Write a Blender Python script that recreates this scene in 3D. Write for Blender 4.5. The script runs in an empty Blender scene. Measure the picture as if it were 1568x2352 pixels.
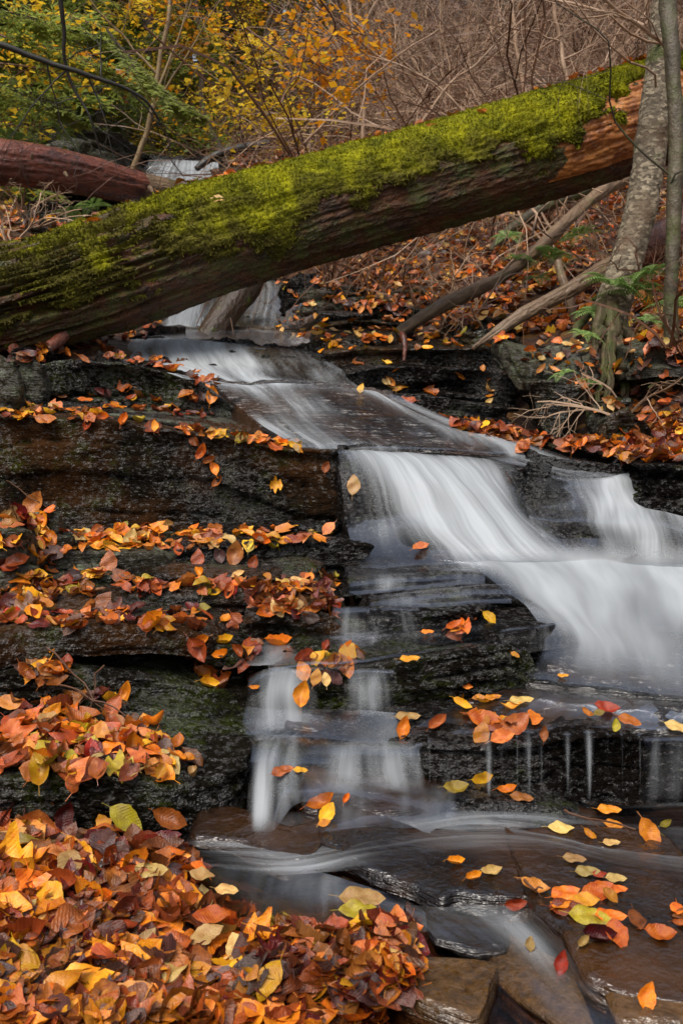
import bpy, math, random, time
import numpy as np
from mathutils import Vector, Matrix
from mathutils.bvhtree import BVHTree
T0 = time.time()
random.seed(7); RNG = np.random.default_rng(7)
scene = bpy.context.scene
col = scene.collection
R = math.radians
# ------------------------------------------------------------------ camera model
IW, IH, FP, PITCH = 1568.0, 2352.0, 2037.0, R(-8.0)
SP, CP = math.sin(PITCH), math.cos(PITCH)
def ray(u, v):
    xc = (u - IW/2)/FP; yc = (IH/2 - v)/FP
    return xc, CP - yc*SP, SP + yc*CP
def P(u, v, d):
    x, y, z = ray(u, v); k = d/y
    return (x*k, d, z*k)
cam_d = bpy.data.cameras.new('camera'); cam = bpy.data.objects.new('camera', cam_d); col.objects.link(cam)
cam_d.sensor_fit = 'VERTICAL'; cam_d.sensor_height = 36; cam_d.lens = 36*FP/IH
cam_d.clip_start = .05; cam_d.clip_end = 800
cam.location = (0, 0, 0); cam.rotation_euler = (R(90) + PITCH, 0, 0)
cam_d.dof.use_dof = True; cam_d.dof.focus_distance = 2.6; cam_d.dof.aperture_fstop = 9
scene.camera = cam
# ------------------------------------------------------------------ noise
def _h(i, j, k, s):
    n = (i*374761393 + j*668265263 + k*2147483647 + s*1274126177) & 0xffffffff
    n = ((n ^ (n >> 13))*1274126177) & 0xffffffff
    return ((n ^ (n >> 16)) & 0xffffff)/16777215.0
def vn(p, s=0):
    p = np.asarray(p, float); f = np.floor(p); i = f.astype(np.int64); t = p - f; t = t*t*(3 - 2*t)
    o = 0
    for a in (0, 1):
        wa = t[..., 0] if a else 1 - t[..., 0]
        for b in (0, 1):
            wb = t[..., 1] if b else 1 - t[..., 1]
            for c in (0, 1):
                wc = t[..., 2] if c else 1 - t[..., 2]
                o = o + wa*wb*wc*_h(i[..., 0] + a, i[..., 1] + b, i[..., 2] + c, s)
    return o*2 - 1
def fbm(p, sc=1., oc=4, s=0, g=.5):
    p = np.asarray(p, float)*sc; o = 0; a = 1.; w = 0
    for k in range(oc):
        o = o + a*vn(p, s + k*17); w += a; a *= g; p = p*2.03 + 5.2
    return o/w
def ridge(p, sc, oc, s):
    return 1 - 2*np.abs(fbm(p, sc, oc, s))
# ------------------------------------------------------------------ mesh helpers
def mesh_np(name, V, F, uv=None, attrs=None, mats=(), midx=None, smooth=True):
    V = np.asarray(V, np.float32).reshape(-1, 3); F = np.asarray(F, np.int32); n = F.shape[1]
    me = bpy.data.meshes.new(name)
    me.vertices.add(len(V)); me.vertices.foreach_set('co', V.ravel())
    me.loops.add(F.size); me.loops.foreach_set('vertex_index', F.ravel())
    me.polygons.add(len(F)); me.polygons.foreach_set('loop_start', np.arange(0, F.size, n, dtype=np.int32))
    try: me.polygons.foreach_set('loop_total', np.full(len(F), n, np.int32))
    except Exception: pass
    for m in mats: me.materials.append(m)
    if midx is not None: me.polygons.foreach_set('material_index', np.asarray(midx, np.int32))
    me.polygons.foreach_set('use_smooth', np.full(len(F), smooth))
    if uv is not None:
        l = me.uv_layers.new(name='UVMap'); l.data.foreach_set('uv', np.asarray(uv, np.float32)[F.ravel()].ravel())
    for k, a in (attrs or {}).items():
        at = me.attributes.new(k, 'FLOAT', 'POINT'); at.data.foreach_set('value', np.asarray(a, np.float32).ravel())
    me.update(calc_edges=True); me.validate()
    return me
def link(name, me, parent=None):
    o = bpy.data.objects.new(name, me); col.objects.link(o)
    if parent: o.parent = parent
    return o
def tag(o, label=None, cat=None, group=None, kind=None):
    if label: o['label'] = label
    if cat: o['category'] = cat
    if group: o['group'] = group
    if kind: o['kind'] = kind
    return o
def grid_faces(n, m, wrap=False):
    i = np.arange(n - 1)[:, None]; j = np.arange(m if wrap else m - 1)[None, :]; j2 = (j + 1) % m
    a = i*m + j; b = i*m + j2; c = (i + 1)*m + j2; d = (i + 1)*m + j
    return np.stack([a, b, c, d], -1).reshape(-1, 4)
class MB:
    def __init__(s): s.v = []; s.f = []; s.uv = []; s.r = []; s.n = 0
    def add(s, V, F, uv=None, r=0.):
        V = np.asarray(V, float).reshape(-1, 3); s.v.append(V); s.f.append(np.asarray(F, int) + s.n)
        s.uv.append(np.zeros((len(V), 2)) if uv is None else np.asarray(uv, float)); s.r.append(np.full(len(V), r) if np.isscalar(r) else r); s.n += len(V)
    def tube(s, pts, rad, sides=5, r=0., cap=False):
        pts = np.asarray(pts, float); k = len(pts); rad = np.asarray(rad, float)*np.ones(k)
        t = np.gradient(pts, axis=0); t /= np.linalg.norm(t, axis=1)[:, None] + 1e-9
        up = np.tile(np.array([.13, .21, 1.]), (k, 1)); bad = np.abs((t*up).sum(1)) > .95*1.03
        up[bad] = (1, .1, 0)
        if bad.any() and not bad.all(): up[:] = (1, .35, .1)
        a = np.cross(t, up); a /= np.linalg.norm(a, axis=1)[:, None] + 1e-9; b = np.cross(a, t)
        th = np.linspace(0, 2*math.pi, sides, endpoint=False)
        V = pts[:, None] + rad[:, None, None]*(np.cos(th)[None, :, None]*a[:, None] + np.sin(th)[None, :, None]*b[:, None])
        L = np.concatenate([[0], np.cumsum(np.linalg.norm(np.diff(pts, axis=0), axis=1))])
        uv = np.stack(np.broadcast_arrays(th[None]/6.283, L[:, None]), -1).reshape(-1, 2)
        s.add(V, grid_faces(k, sides, True), uv, r)
        if cap:
            for q in (0, k - 1):
                c = pts[q]; W = np.vstack([V[q], c[None]]); i = np.arange(sides)
                s.add(W, np.stack([i, (i + 1) % sides, np.full(sides, sides), np.full(sides, sides)], -1)[:, :4] if False else np.stack([i, (i + 1) % sides, np.full(sides, sides), i], -1), None, r)
    def mesh(s, name, mat, smooth=True):
        F = np.vstack(s.f); V = np.vstack(s.v)
        deg = F[:, 3] == F[:, 0]
        if deg.any():   # triangles stored as degenerate quads
            F = F.copy(); tri = F[deg]; mid = (V[tri[:, 0]] + V[tri[:, 2]])/2; base = len(V)
            V = np.vstack([V, mid]); F[deg, 3] = base + np.arange(len(tri))
            UV = np.vstack(s.uv + [np.zeros((len(tri), 2))]); Rr = np.concatenate(s.r + [np.zeros(len(tri))])
        else: UV = np.vstack(s.uv); Rr = np.concatenate(s.r)
        return mesh_np(name, V, F, UV, {'rnd': Rr}, mat if isinstance(mat, (list, tuple)) else [mat], None, smooth)
    def build(s, name, mat, parent=None, smooth=True):
        return link(name, s.mesh(name, mat, smooth), parent)
def catmull(A, n):
    A = np.asarray(A, float); k = len(A)
    if k == 2:
        t = np.linspace(0, 1, n); t = t.reshape((-1,) + (1,)*(A.ndim - 1)); return A[0]*(1 - t) + A[1]*t
    t = np.linspace(0, k - 1 - 1e-9, n); i = t.astype(int); f = (t - i).reshape((-1,) + (1,)*(A.ndim - 1))
    a0 = A[np.clip(i - 1, 0, k - 1)]; a1 = A[i]; a2 = A[np.clip(i + 1, 0, k - 1)]; a3 = A[np.clip(i + 2, 0, k - 1)]
    return .5*(2*a1 + (a2 - a0)*f + (2*a0 - 5*a1 + 4*a2 - a3)*f*f + (3*a1 - a0 - 3*a2 + a3)*f**3)
# ------------------------------------------------------------------ material helpers
class NT:
    def __init__(s, name):
        s.m = bpy.data.materials.new(name); s.m.use_nodes = True; s.t = s.m.node_tree; s.t.nodes.clear()
        s.out = s.t.nodes.new('ShaderNodeOutputMaterial')
    def n(s, typ, ins=None, **kw):
        nd = s.t.nodes.new('ShaderNode' + typ)
        for k, v in kw.items(): setattr(nd, k, v)
        for k, v in (ins or {}).items(): s.set(nd.inputs[k], v)
        return nd
    def set(s, sock, v):
        if isinstance(v, bpy.types.NodeSocket): s.t.links.new(v, sock)
        elif isinstance(v, bpy.types.Node): s.t.links.new(v.outputs[0], sock)
        else:
            if hasattr(sock.default_value, '__len__') and not hasattr(v, '__len__'): v = (v,)*len(sock.default_value)
            if hasattr(sock.default_value, '__len__') and len(sock.default_value) == 4 and len(v) == 3: v = tuple(v) + (1,)
            sock.default_value = v
    def math(s, op, a, b=0., c=None, clamp=False):
        nd = s.n('Math', operation=op, use_clamp=clamp); s.set(nd.inputs[0], a); s.set(nd.inputs[1], b)
        if c is not None: s.set(nd.inputs[2], c)
        return nd.outputs[0]
    def mix(s, f, a, b, typ='MIX'):
        nd = s.n('Mix', data_type='RGBA', blend_type=typ); s.set(nd.inputs[0], f); s.set(nd.inputs[6], a); s.set(nd.inputs[7], b); return nd.outputs[2]
    def noise(s, vec, scale, detail=3, rough=.55, dist=0.):
        return s.n('TexNoise', {'Vector': vec, 'Scale': scale, 'Detail': detail, 'Roughness': rough, 'Distortion': dist}).outputs[0]
    def rng(s, v, a, b, c=0., d=1., smooth=False):
        nd = s.n('MapRange', {'Value': v, 'From Min': a, 'From Max': b, 'To Min': c, 'To Max': d})
        if smooth: nd.interpolation_type = 'SMOOTHSTEP'
        return nd.outputs[0]
    def mapv(s, vec, scale=(1, 1, 1), rot=(0, 0, 0)):
        return s.n('Mapping', {'Vector': vec, 'Scale': scale, 'Rotation': rot}).outputs[0]
    def bump(s, h, dist, strength=1., normal=None):
        ins = {'Height': h, 'Distance': dist, 'Strength': strength}
        if normal is not None: ins['Normal'] = normal
        return s.n('Bump', ins).outputs[0]
    def surf(s, sh): s.set(s.out.inputs[0], sh); return s.m
    def pos(s): return s.n('NewGeometry').outputs['Position']
def pbsdf(t, col_, rough=.5, normal=None, **kw):
    ins = {'Base Color': col_, 'Roughness': rough}
    if normal is not None: ins['Normal'] = normal
    ins.update(kw); return t.n('BsdfPrincipled', ins).outputs[0]
def rock_mat(name, c1, c2, moss=.0, rough=(.18, .5), fine=1., brown=0., lichen=0., sc=1., wet=.475):
    c1 = tuple(x*.42 for x in c1); c2 = tuple(x*.48 for x in c2)
    t = NT(name); p = t.pos(); nz = t.n('SeparateXYZ', {0: t.n('NewGeometry').outputs['Normal']}).outputs[2]
    n1 = t.noise(p, 5*sc, 5, .65); n2 = t.noise(p, 60*sc, 4, .7); st = t.noise(t.mapv(p, (2, 2, 26)), 3*sc, 4, .6)
    c = t.mix(t.rng(n1, .35, .68), c1, c2)
    c = t.mix(t.rng(st, .35, .7, 0, .55), c, tuple(x*.4 for x in c1))
    c = t.mix(t.rng(n2, .3, .75, 0, .5), c, tuple(min(1, x*1.9) for x in c2))
    if brown:
        c = t.mix(t.math('MULTIPLY', t.rng(t.noise(p, 3.3, 4, .6), .45, .62), brown), c, (.085, .034, .010))
    if lichen:
        c = t.mix(t.math('MULTIPLY', t.rng(t.noise(p, 17, 4, .7), .55, .66), lichen), c, (.16, .19, .12))
    if moss:
        mm = t.math('MULTIPLY', t.rng(t.noise(p, 6, 5, .7), .62 - moss*.25, .72 - moss*.12), t.rng(n2, .35, .55))
        c = t.mix(mm, c, t.mix(t.noise(p, 120, 2), (.008, .014, .002), (.05, .062, .007)))
    r = t.rng(t.noise(p, 9, 3, .6), .35, .65, rough[0], rough[1])
    f1 = t.noise(p, 110*sc, 3, .65); v = t.n('TexVoronoi', {'Vector': p, 'Scale': 150*sc}).outputs[0]
    hh = t.math('ADD', f1, t.math('MULTIPLY', v, .5))
    b1 = t.bump(st, .024/sc, 1.); b2 = t.bump(n2, .013/sc, .9*fine, b1); b3 = t.bump(hh, .0075/sc, 1.*fine, b2)
    g = t.rng(t.math('ADD', t.noise(t.mapv(p, (1, 1, 1.8)), 48*sc, 4, .68), t.math('MULTIPLY', t.math('SUBTRACT', t.noise(p, 3, 2), .5), .5)), wet, wet + .07)
    rr = t.n('MapRange', {'Value': g, 'To Min': .62}); t.set(rr.inputs['To Max'], r)
    return t.surf(pbsdf(t, c, rr.outputs[0], b3, **{'Specular IOR Level': t.rng(g, 0, 1, .03, 1.)}))
M = {}
M['rock_wet'] = rock_mat('wet_black_rock', (.0035, .0035, .004), (.018, .013, .010), .15, (.10, .34), 1.)
M['rock_moss'] = rock_mat('mossy_dark_rock', (.005, .0048, .0035), (.020, .016, .010), .62, (.16, .42), 1.)
M['rock_brown'] = rock_mat('brown_wet_rock', (.012, .0065, .003), (.06, .026, .009), .05, (.08, .24), .2, .6, 0, 1., .28)
M['rock_slick'] = rock_mat('slick_dark_rock', (.006, .0035, .003), (.021, .013, .010), .0, (.07, .20), .16, .4, 0, 1., .22)
M['rock_gold'] = rock_mat('golden_brown_wet_rock', (.035, .017, .006), (.24, .12, .035), 0, (.08, .28), .25, .2, 0, 1., .34)
M['rock_grey'] = rock_mat('grey_lichen_rock', (.030, .028, .020), (.13, .115, .080), .5, (.28, .6), .9, 0, .9)
M['rock_far'] = rock_mat('bank_rock', (.009, .008, .007), (.045, .037, .026), .6, (.2, .55), .9, .3, .3, .6)
M['rock_ledge'] = rock_mat('ledge_rock', (.005, .0045, .004), (.030, .021, .013), .4, (.10, .32), 1., .5)
def ground_mat():
    t = NT('leafy_soil'); p = t.pos()
    v = t.n('TexVoronoi', {'Vector': p, 'Scale': 11., 'Randomness': 1.}); n = t.noise(p, 2.2, 4)
    cr = t.n('ValToRGB'); t.set(cr.inputs[0], t.n('SeparateColor', {0: v.outputs[1]}).outputs[0])
    e = cr.color_ramp; e.interpolation = 'CONSTANT'
    e.elements[0].position = 0; e.elements[0].color = (.03, .011, .006, 1); e.elements[1].position = .25; e.elements[1].color = (.07, .026, .012, 1)
    for q, c in ((.5, (.11, .042, .016)), (.68, (.07, .035, .02)), (.82, (.15, .065, .025)), (.93, (.2, .09, .02))):
        k = e.elements.new(q); k.color = c + (1,)
    c = t.mix(t.rng(n, .4, .65, 0, .75), cr.outputs[0], (.02, .011, .006))
    b = t.bump(v.outputs[0], .04, .9); b = t.bump(t.noise(p, 25, 4), .03, .8, b)
    return t.surf(pbsdf(t, c, .6, b))
M['ground'] = ground_mat()
def water_mat(name, across, along, contrast, tint=(.48, .515, .55), film=.22, soft=.0, tcol=(.75, .72, .7)):
    t = NT(name); uv = t.n('UVMap').outputs[0]; dens = t.n('Attribute', attribute_name='dens').outputs['Fac']
    w = t.noise(t.mapv(uv, (1.3, .7, 1)), 3., 2)
    uvd = t.n('VectorMath', {0: uv, 1: t.n('CombineXYZ', {0: t.math('MULTIPLY', t.math('SUBTRACT', w, .5), .10)}).outputs[0]}, operation='ADD').outputs[0]
    n1 = t.noise(t.mapv(uvd, (across, along, 1)), 1., 3, .55); n2 = t.noise(t.mapv(uvd, (across*3.1, along*1.7, 1)), 1., 2, .5)
    n3 = t.noise(t.mapv(uv, (4, 2.5, 1)), 1., 2, .5)
    s = t.math('ADD', t.math('MULTIPLY', n1, .6), t.math('ADD', t.math('MULTIPLY', n2, .2), t.math('MULTIPLY', n3, .2)))
    a = t.math('ADD', dens, t.math('MULTIPLY', t.math('SUBTRACT', s, .5), contrast))
    a = t.rng(a, .10, 1.35, 0, 1, True)
    edge = t.rng(dens, .0, .10, 0, 1, True); a = t.math('MULTIPLY', a, edge)
    a = t.math('MULTIPLY', a, .97)
    tv = t.rng(t.math('ADD', t.math('MULTIPLY', n1, .6), t.math('MULTIPLY', n2, .4)), .32, .62); tint = t.mix(tv, tuple(q*.60 for q in tint), tuple(q*1.12 for q in tint)); bm = t.bump(n1, .02, .6)
    milk = t.n('MixShader', {0: .25, 1: t.n('BsdfDiffuse', {'Color': tint, 'Normal': bm}).outputs[0], 2: t.n('BsdfTranslucent', {'Color': tint}).outputs[0]}).outputs[0]
    bn = t.bump(n1, .01, .35)
    gl = t.n('BsdfGlossy', {'Color': (.9, .93, 1), 'Roughness': .22, 'Normal': bn}).outputs[0]
    fr = t.math('MULTIPLY', t.n('Fresnel', {'IOR': 1.33}).outputs[0], film*.8)
    fr = t.math('MULTIPLY', fr, edge)
    flm = t.n('MixShader', {0: fr, 1: t.n('BsdfTransparent', {'Color': (1, 1, 1)}).outputs[0], 2: gl}).outputs[0]
    return t.surf(t.n('MixShader', {0: a, 1: flm, 2: milk}).outputs[0])
M['silk'] = water_mat('silky_falling_water', 17, .9, 1.25)
M['silk_soft'] = water_mat('soft_milky_water', 16, 1.5, 1.0)
M['stream'] = water_mat('smoky_stream_water', 30, 1.6, 1.3, film=.5)
M['mist'] = water_mat('misty_spreading_water', 5, 1.2, .45)
M['silk_far'] = water_mat('distant_falling_water', 26, .5, 1.6)
M['film'] = water_mat('thin_running_water', 26, 1.5, 1.2, film=.45)
def pool_mat():
    t = NT('clear_brown_pool_water'); p = t.pos()
    n = t.noise(t.mapv(p, (14, 5, 5), (0, 0, .5)), 1., 3); b = t.bump(n, .004, .6)
    gl = t.n('BsdfGlossy', {'Color': (.9, .94, 1), 'Roughness': .06, 'Normal': b}).outputs[0]
    fr = t.math('MULTIPLY', t.n('Fresnel', {'IOR': 1.33, 'Normal': b}).outputs[0], 1.2)
    return t.surf(t.n('MixShader', {0: fr, 1: t.n('BsdfTransparent', {'Color': (.72, .55, .42)}).outputs[0], 2: gl}).outputs[0])
M['pool'] = pool_mat()
LEAFC = {  # colour name: (base, second, roughness)
 'orange': ((.74, .23, .012), (.52, .115, .008), .26), 'rust': ((.37, .088, .014), (.19, .042, .009), .20),
 'yellow': ((.78, .40, .015), (.62, .24, .012), .34), 'tan': ((.60, .21, .045), (.38, .10, .02), .36),
 'dark red': ((.13, .018, .009), (.07, .014, .009), .14), 'purple brown': ((.10, .045, .035), (.055, .026, .022), .3),
 'lime': ((.40, .31, .016), (.24, .16, .012), .38), 'pale yellow': ((.62, .42, .14), (.48, .26, .07), .42),
 'brown': ((.20, .060, .015), (.10, .030, .010), .24), 'red': ((.52, .075, .015), (.30, .04, .010), .28)}
def leaf_mat(name, c1, c2, rough):
    t = NT(name.replace(' ', '_') + '_leaf'); uv = t.n('UVMap').outputs[0]; sx = t.n('SeparateXYZ', {0: uv})
    x, y = sx.outputs[0], sx.outputs[1]
    at = t.n('Attribute', attribute_name='rnd').outputs['Fac']; oi = t.n('ObjectInfo').outputs['Random']
    r = t.math('FRACT', t.math('ADD', at, oi)); r2 = t.math('FRACT', t.math('MULTIPLY', r, 7.31))
    ay = t.math('ABSOLUTE', y)
    vein = t.math('SINE', t.math('MULTIPLY', t.math('SUBTRACT', x, t.math('MULTIPLY', ay, .75)), 75.))
    vm = t.rng(vein, .55, 1.); mid = t.rng(ay, .0, .035, 1., 0.)
    vv = t.math('MAXIMUM', vm, mid)
    off = t.n('CombineXYZ', {0: r, 1: r2, 2: at}).outputs[0]
    vec = t.n('VectorMath', {0: uv, 1: t.n('VectorMath', {0: off, 1: (37, 51, 23)}, operation='MULTIPLY').outputs[0]}, operation='ADD').outputs[0]
    n1 = t.noise(vec, 4., 4, .6); n2 = t.noise(vec, 22., 3, .7)
    c = t.mix(t.rng(n1, .38, .64), c1, c2)
    c = t.mix(t.rng(n2, .62, .74, 0, .7), c, tuple(q*.25 for q in c2))
    c = t.mix(t.math('MULTIPLY', vv, .17), c, tuple(min(1, q*1.25 + .02) for q in c1))
    hs = t.n('HueSaturation', {'Color': c, 'Hue': t.rng(r, 0, 1, .485, .515), 'Saturation': 1.0, 'Value': t.rng(r2, 0, 1, .52, 1.38)}).outputs[0]
    b = t.bump(vein, .0008, .25); b = t.bump(n2, .003, .6, b)
    rr = t.rng(n1, .3, .7, rough*.5, rough*1.1)
    return t.surf(t.n('MixShader', {0: .10, 1: pbsdf(t, hs, rr, b, **{'Specular IOR Level': .55}), 2: t.n('BsdfTranslucent', {'Color': hs}).outputs[0]}).outputs[0])
LCN = list(LEAFC); LM = [leaf_mat(k, *LEAFC[k]) for k in LCN]
def wood_mat(name, c1, c2, c3, bumpd=.02, rough=.6, moss=0., st=14., al=3.2):
    t = NT(name); uv = t.n('UVMap').outputs[0]; p = t.pos()
    n1 = t.noise(t.mapv(uv, (st, al, 1)), 1., 6, .68, .6); n2 = t.noise(p, 9, 4, .6); n3 = t.noise(p, 80, 3, .6)
    c = t.mix(t.rng(n1, .35, .65), c1, c2); c = t.mix(t.rng(n2, .48, .66), c, c3)
    if moss: c = t.mix(t.math('MULTIPLY', t.rng(t.noise(p, 7, 4, .65), .62 - moss*.25, .7 - moss*.1), t.rng(n3, .3, .6)), c, (.07, .095, .010))
    b = t.bump(n1, bumpd, .9); b = t.bump(n3, bumpd*.4, .8, b)
    return t.surf(pbsdf(t, c, t.rng(n2, .3, .7, rough*.7, rough), b))
M['log'] = wood_mat('rotting_log_wood', (.018, .006, .002), (.15, .050, .012), (.065, .028, .008), .05, .42, .75, 13, 4.5)
M['log_wet'] = wood_mat('dark_wet_log_bark', (.018, .010, .006), (.06, .03, .014), (.035, .022, .012), .02, .4, .1, 9)
M['log_bare'] = wood_mat('bare_orange_wood', (.30, .09, .016), (.55, .23, .06), (.18, .05, .012), .012, .4, 0, 9)
M['log_red'] = wood_mat('red_wet_wood', (.085, .022, .013), (.20, .062, .035), (.045, .016, .011), .015, .32, 0, 12)
M['bark_pale'] = wood_mat('pale_flaky_bark', (.05, .038, .025), (.36, .30, .22), (.13, .09, .05), .04, .75, .15, 16)
def flake_mat():
    t = NT('pale_flaky_birch_bark'); p = t.pos(); v = t.n('TexVoronoi', {'Vector': t.mapv(p, (.6, .6, 1.1)), 'Scale': 62.}, feature='F1')
    rv = t.n('SeparateColor', {0: v.outputs[1]}).outputs[0]; n = t.noise(p, 30, 4, .7); m_ = t.rng(t.math('ADD', rv, t.math('MULTIPLY', t.math('SUBTRACT', n, .5), 1.2)), .2, .9)
    c = t.mix(m_, (.085, .062, .038), (.34, .28, .19)); c = t.mix(t.rng(t.noise(p, 5, 3), .5, .7, 0, .7), c, (.12, .07, .035)); c = t.mix(t.rng(t.noise(p, 8, 4), .58, .66, 0, .8), c, (.07, .09, .012))
    b = t.bump(m_, .012, .9); b = t.bump(n, .01, .8, b); return t.surf(pbsdf(t, c, .75, b))
M['flake'] = flake_mat()
M['bark_dark'] = wood_mat('dark_smooth_bark', (.035, .026, .014), (.11, .085, .05), (.065, .07, .025), .014, .65, .55, 7)
M['bark_far'] = wood_mat('far_tree_bark', (.05, .035, .022), (.13, .095, .06), (.08, .055, .035), .03, .8, .1, 8)
M['twig'] = wood_mat('bare_grey_twig', (.24, .145, .085), (.50, .35, .24), (.32, .18, .10), .002, .7)
M['twig_brown'] = wood_mat('brown_twig', (.05, .022, .010), (.17, .07, .03), (.10, .04, .018), .002, .6)
M['twig_dark'] = wood_mat('dark_thin_branch', (.010, .009, .008), (.03, .025, .018), (.02, .018, .012), .002, .6)
M['sapling'] = wood_mat('pale_sapling_bark', (.20, .13, .06), (.33, .23, .12), (.16, .11, .06), .003, .6)
M['stick'] = wood_mat('weathered_stick', (.06, .035, .02), (.26, .17, .10), (.13, .08, .045), .012, .6, .25, 8)
M['root'] = wood_mat('mossy_root', (.05, .03, .014), (.15, .10, .055), (.05, .06, .012), .02, .6, .8, 6)
def moss_mat(name, a, b, c3, dull=((.13, .12, .010), (.07, .055, .012), (.19, .18, .02))):
    t = NT(name); p = t.pos(); dl = t.n('Attribute', attribute_name='dull').outputs['Fac']; a = t.mix(dl, a, dull[0]); b = t.mix(dl, b, dull[1]); c3 = t.mix(dl, c3, dull[2]); r = t.n('Attribute', attribute_name='rnd').outputs['Fac']
    n1 = t.noise(p, 7, 4, .65); n2 = t.noise(p, 90, 3, .7)
    c = t.mix(t.rng(n1, .35, .62), a, b); c = t.mix(t.rng(n2, .45, .75, 0, .6), c, c3)
    c = t.n('HueSaturation', {'Color': c, 'Value': t.rng(r, 0, 1, .55, 1.35)}).outputs[0]
    bb = t.bump(n1, .02, .5); bb = t.bump(n2, .02, 1., bb)
    return t.surf(pbsdf(t, c, .85, bb, **{'Specular IOR Level': .2}))
M['moss'] = moss_mat('bright_log_moss', (.34, .33, .006), (.11, .12, .004), (.46, .44, .012))
M['moss_dull'] = moss_mat('dull_olive_moss', (.11, .11, .010), (.07, .055, .012), (.17, .16, .02))
def foliage_mat(name, a, b, tr=.35):
    t = NT(name); p = t.pos(); r = t.n('Attribute', attribute_name='rnd').outputs['Fac']
    c = t.mix(r, a, b); c = t.mix(t.rng(t.noise(p, 1.3, 3), .4, .6, 0, .5), c, tuple(q*.6 for q in a))
    return t.surf(t.n('MixShader', {0: tr, 1: pbsdf(t, c, .55), 2: t.n('BsdfTranslucent', {'Color': c}).outputs[0]}).outputs[0])
M['hemlock'] = foliage_mat('hemlock_needles', (.22, .29, .05), (.44, .48, .12), .55)
M['yellow_leaves'] = foliage_mat('yellow_tree_leaves', (.75, .45, .02), (.85, .66, .06), .6)
M['orange_leaves'] = foliage_mat('orange_tree_leaves', (.70, .24, .012), (.80, .42, .02), .6)
M['green_leaves'] = foliage_mat('understory_green_leaves', (.13, .20, .03), (.32, .38, .06))
M['brown_leaves'] = foliage_mat('withered_brown_leaves', (.15, .065, .02), (.34, .17, .045))
M['fern'] = foliage_mat('fern_green', (.15, .27, .06), (.30, .42, .12), .35)
# ------------------------------------------------------------------ collision store
SV, SF, SN = [], [], 0
def solid(V, F):
    global SN
    SV.append(np.asarray(V, float)); SF.append(np.asarray(F) + SN); SN += len(V)
WV, WF, WN = [], [], 0
# ------------------------------------------------------------------ ground
GP = [  # pixel u, v, distance: the ground under and between the rocks
 (-300,2352,1.05),(0,2352,1.12),(400,2352,1.15),(800,2352,1.2),(1200,2380,1.27),(1600,2352,1.25),
 (-200,2130,1.35),(0,2120,1.37),(300,2130,1.40),(560,2130,1.53),(800,2130,1.53),
 (-100,1970,1.56),(150,1965,1.57),(300,1960,1.6),(400,2010,1.55),(560,1990,1.78),(800,1980,1.8),(1100,1990,1.72),(1500,1990,1.75),(1900,1950,1.8),
 (-200,1880,1.95),(300,1870,1.95),(700,1870,2.0),(1200,1860,2.05),(1700,1850,2.1),
 (-200,1680,2.3),(300,1690,2.3),(700,1690,2.4),(1200,1650,2.45),(1700,1620,2.45),
 (-300,1450,2.7),(300,1450,2.75),(800,1440,2.85),(1300,1430,2.9),(1800,1400,2.9),
 (-300,1230,3.3),(300,1230,3.3),(800,1250,3.4),(1300,1250,3.5),(1750,1150,3.4),(2100,1000,3.4),
 (-300,1000,4.1),(200,1000,4.1),(700,1010,4.3),(1100,1030,4.4),(1400,1000,4.3),(1568,960,4.0),(1900,860,4.0),
 (-500,760,4.6),(-100,800,4.9),(200,800,5.1),(500,850,5.2),(800,870,5.4),(1100,880,5.5),(1300,830,5.0),(1500,760,5.0),(1900,650,5.0),
 (-400,600,6.0),(0,640,6.2),(200,760,6.9),(450,775,8.3),(700,745,8.2),(900,700,7.0),(1100,650,7.2),(1300,600,7.2),(1500,560,7.2),(1900,480,7.2),
 (-400,450,8.5),(0,520,8.5),(200,560,9.0),(450,640,10.4),(700,600,10.0),(900,560,9.2),(1100,520,9.2),(1300,480,9.2),(1600,420,9.2),
 (-500,340,12),(0,430,12),(200,475,13.2),(400,480,13.8),(600,450,13.2),(800,420,12.4),(1100,380,12.3),(1500,300,12.3),
 (-500,230,18),(0,330,17),(250,350,17),(450,362,17),(700,310,17),(1100,250,17),(1600,150,17),
 (-500,120,27),(0,240,28),(400,225,28),(900,150,27),(1500,40,26)]
gx = np.array([P(*g) for g in GP])
def gk(x, y):
    yy = np.maximum(y, .35); return np.stack([np.clip(x/(yy + .6), -1.3, 1.3), np.log(yy + .6)*.9], -1)
gc = gk(gx[:, 0], gx[:, 1]); 
gz = gx[:, 2]/(gx[:, 1] + .6)
def _U(r2): return np.where(r2 > 1e-12, .5*r2*np.log(r2 + 1e-12), 0)
n_ = len(gc); K_ = _U(((gc[:, None] - gc[None])**2).sum(-1)) + np.eye(n_)*2e-4
Pm = np.hstack([np.ones((n_, 1)), gc]); A_ = np.block([[K_, Pm], [Pm.T, np.zeros((3, 3))]])
sol = np.linalg.solve(A_, np.concatenate([gz, [0, 0, 0]]))
def ground_z(x, y):
    x = np.asarray(x, float); y = np.asarray(y, float); yc = np.minimum(y, 28.)
    q = gk(x, yc); o = np.zeros(x.shape)
    for i in range(n_): o += sol[i]*_U(((q - gc[i])**2).sum(-1))
    o += sol[n_] + sol[n_+1]*q[..., 0] + sol[n_+2]*q[..., 1]
    z = o*(np.maximum(yc, .35) + .6)
    ax = np.abs(x); lim = 1.3*(np.maximum(yc, .35) + .6)
    z = z + np.maximum(ax - lim, 0)*.38*np.exp(-np.maximum(ax - lim, 0)/60)
    z = z + np.where(y < .35, (y - .35)*.18, 0) + np.where(y > 28, (y - 28)*(.30 + .34*np.clip((x + 6)/12, 0, 1)), 0)
    return z
def spaced(a, b, n, k):
    t = np.linspace(-1, 1, n); s = np.sinh(t*k)/math.sinh(k); return np.where(s < 0, -s*a, s*b)
gxs = spaced(-70, 70, 330, 5.2)
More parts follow.
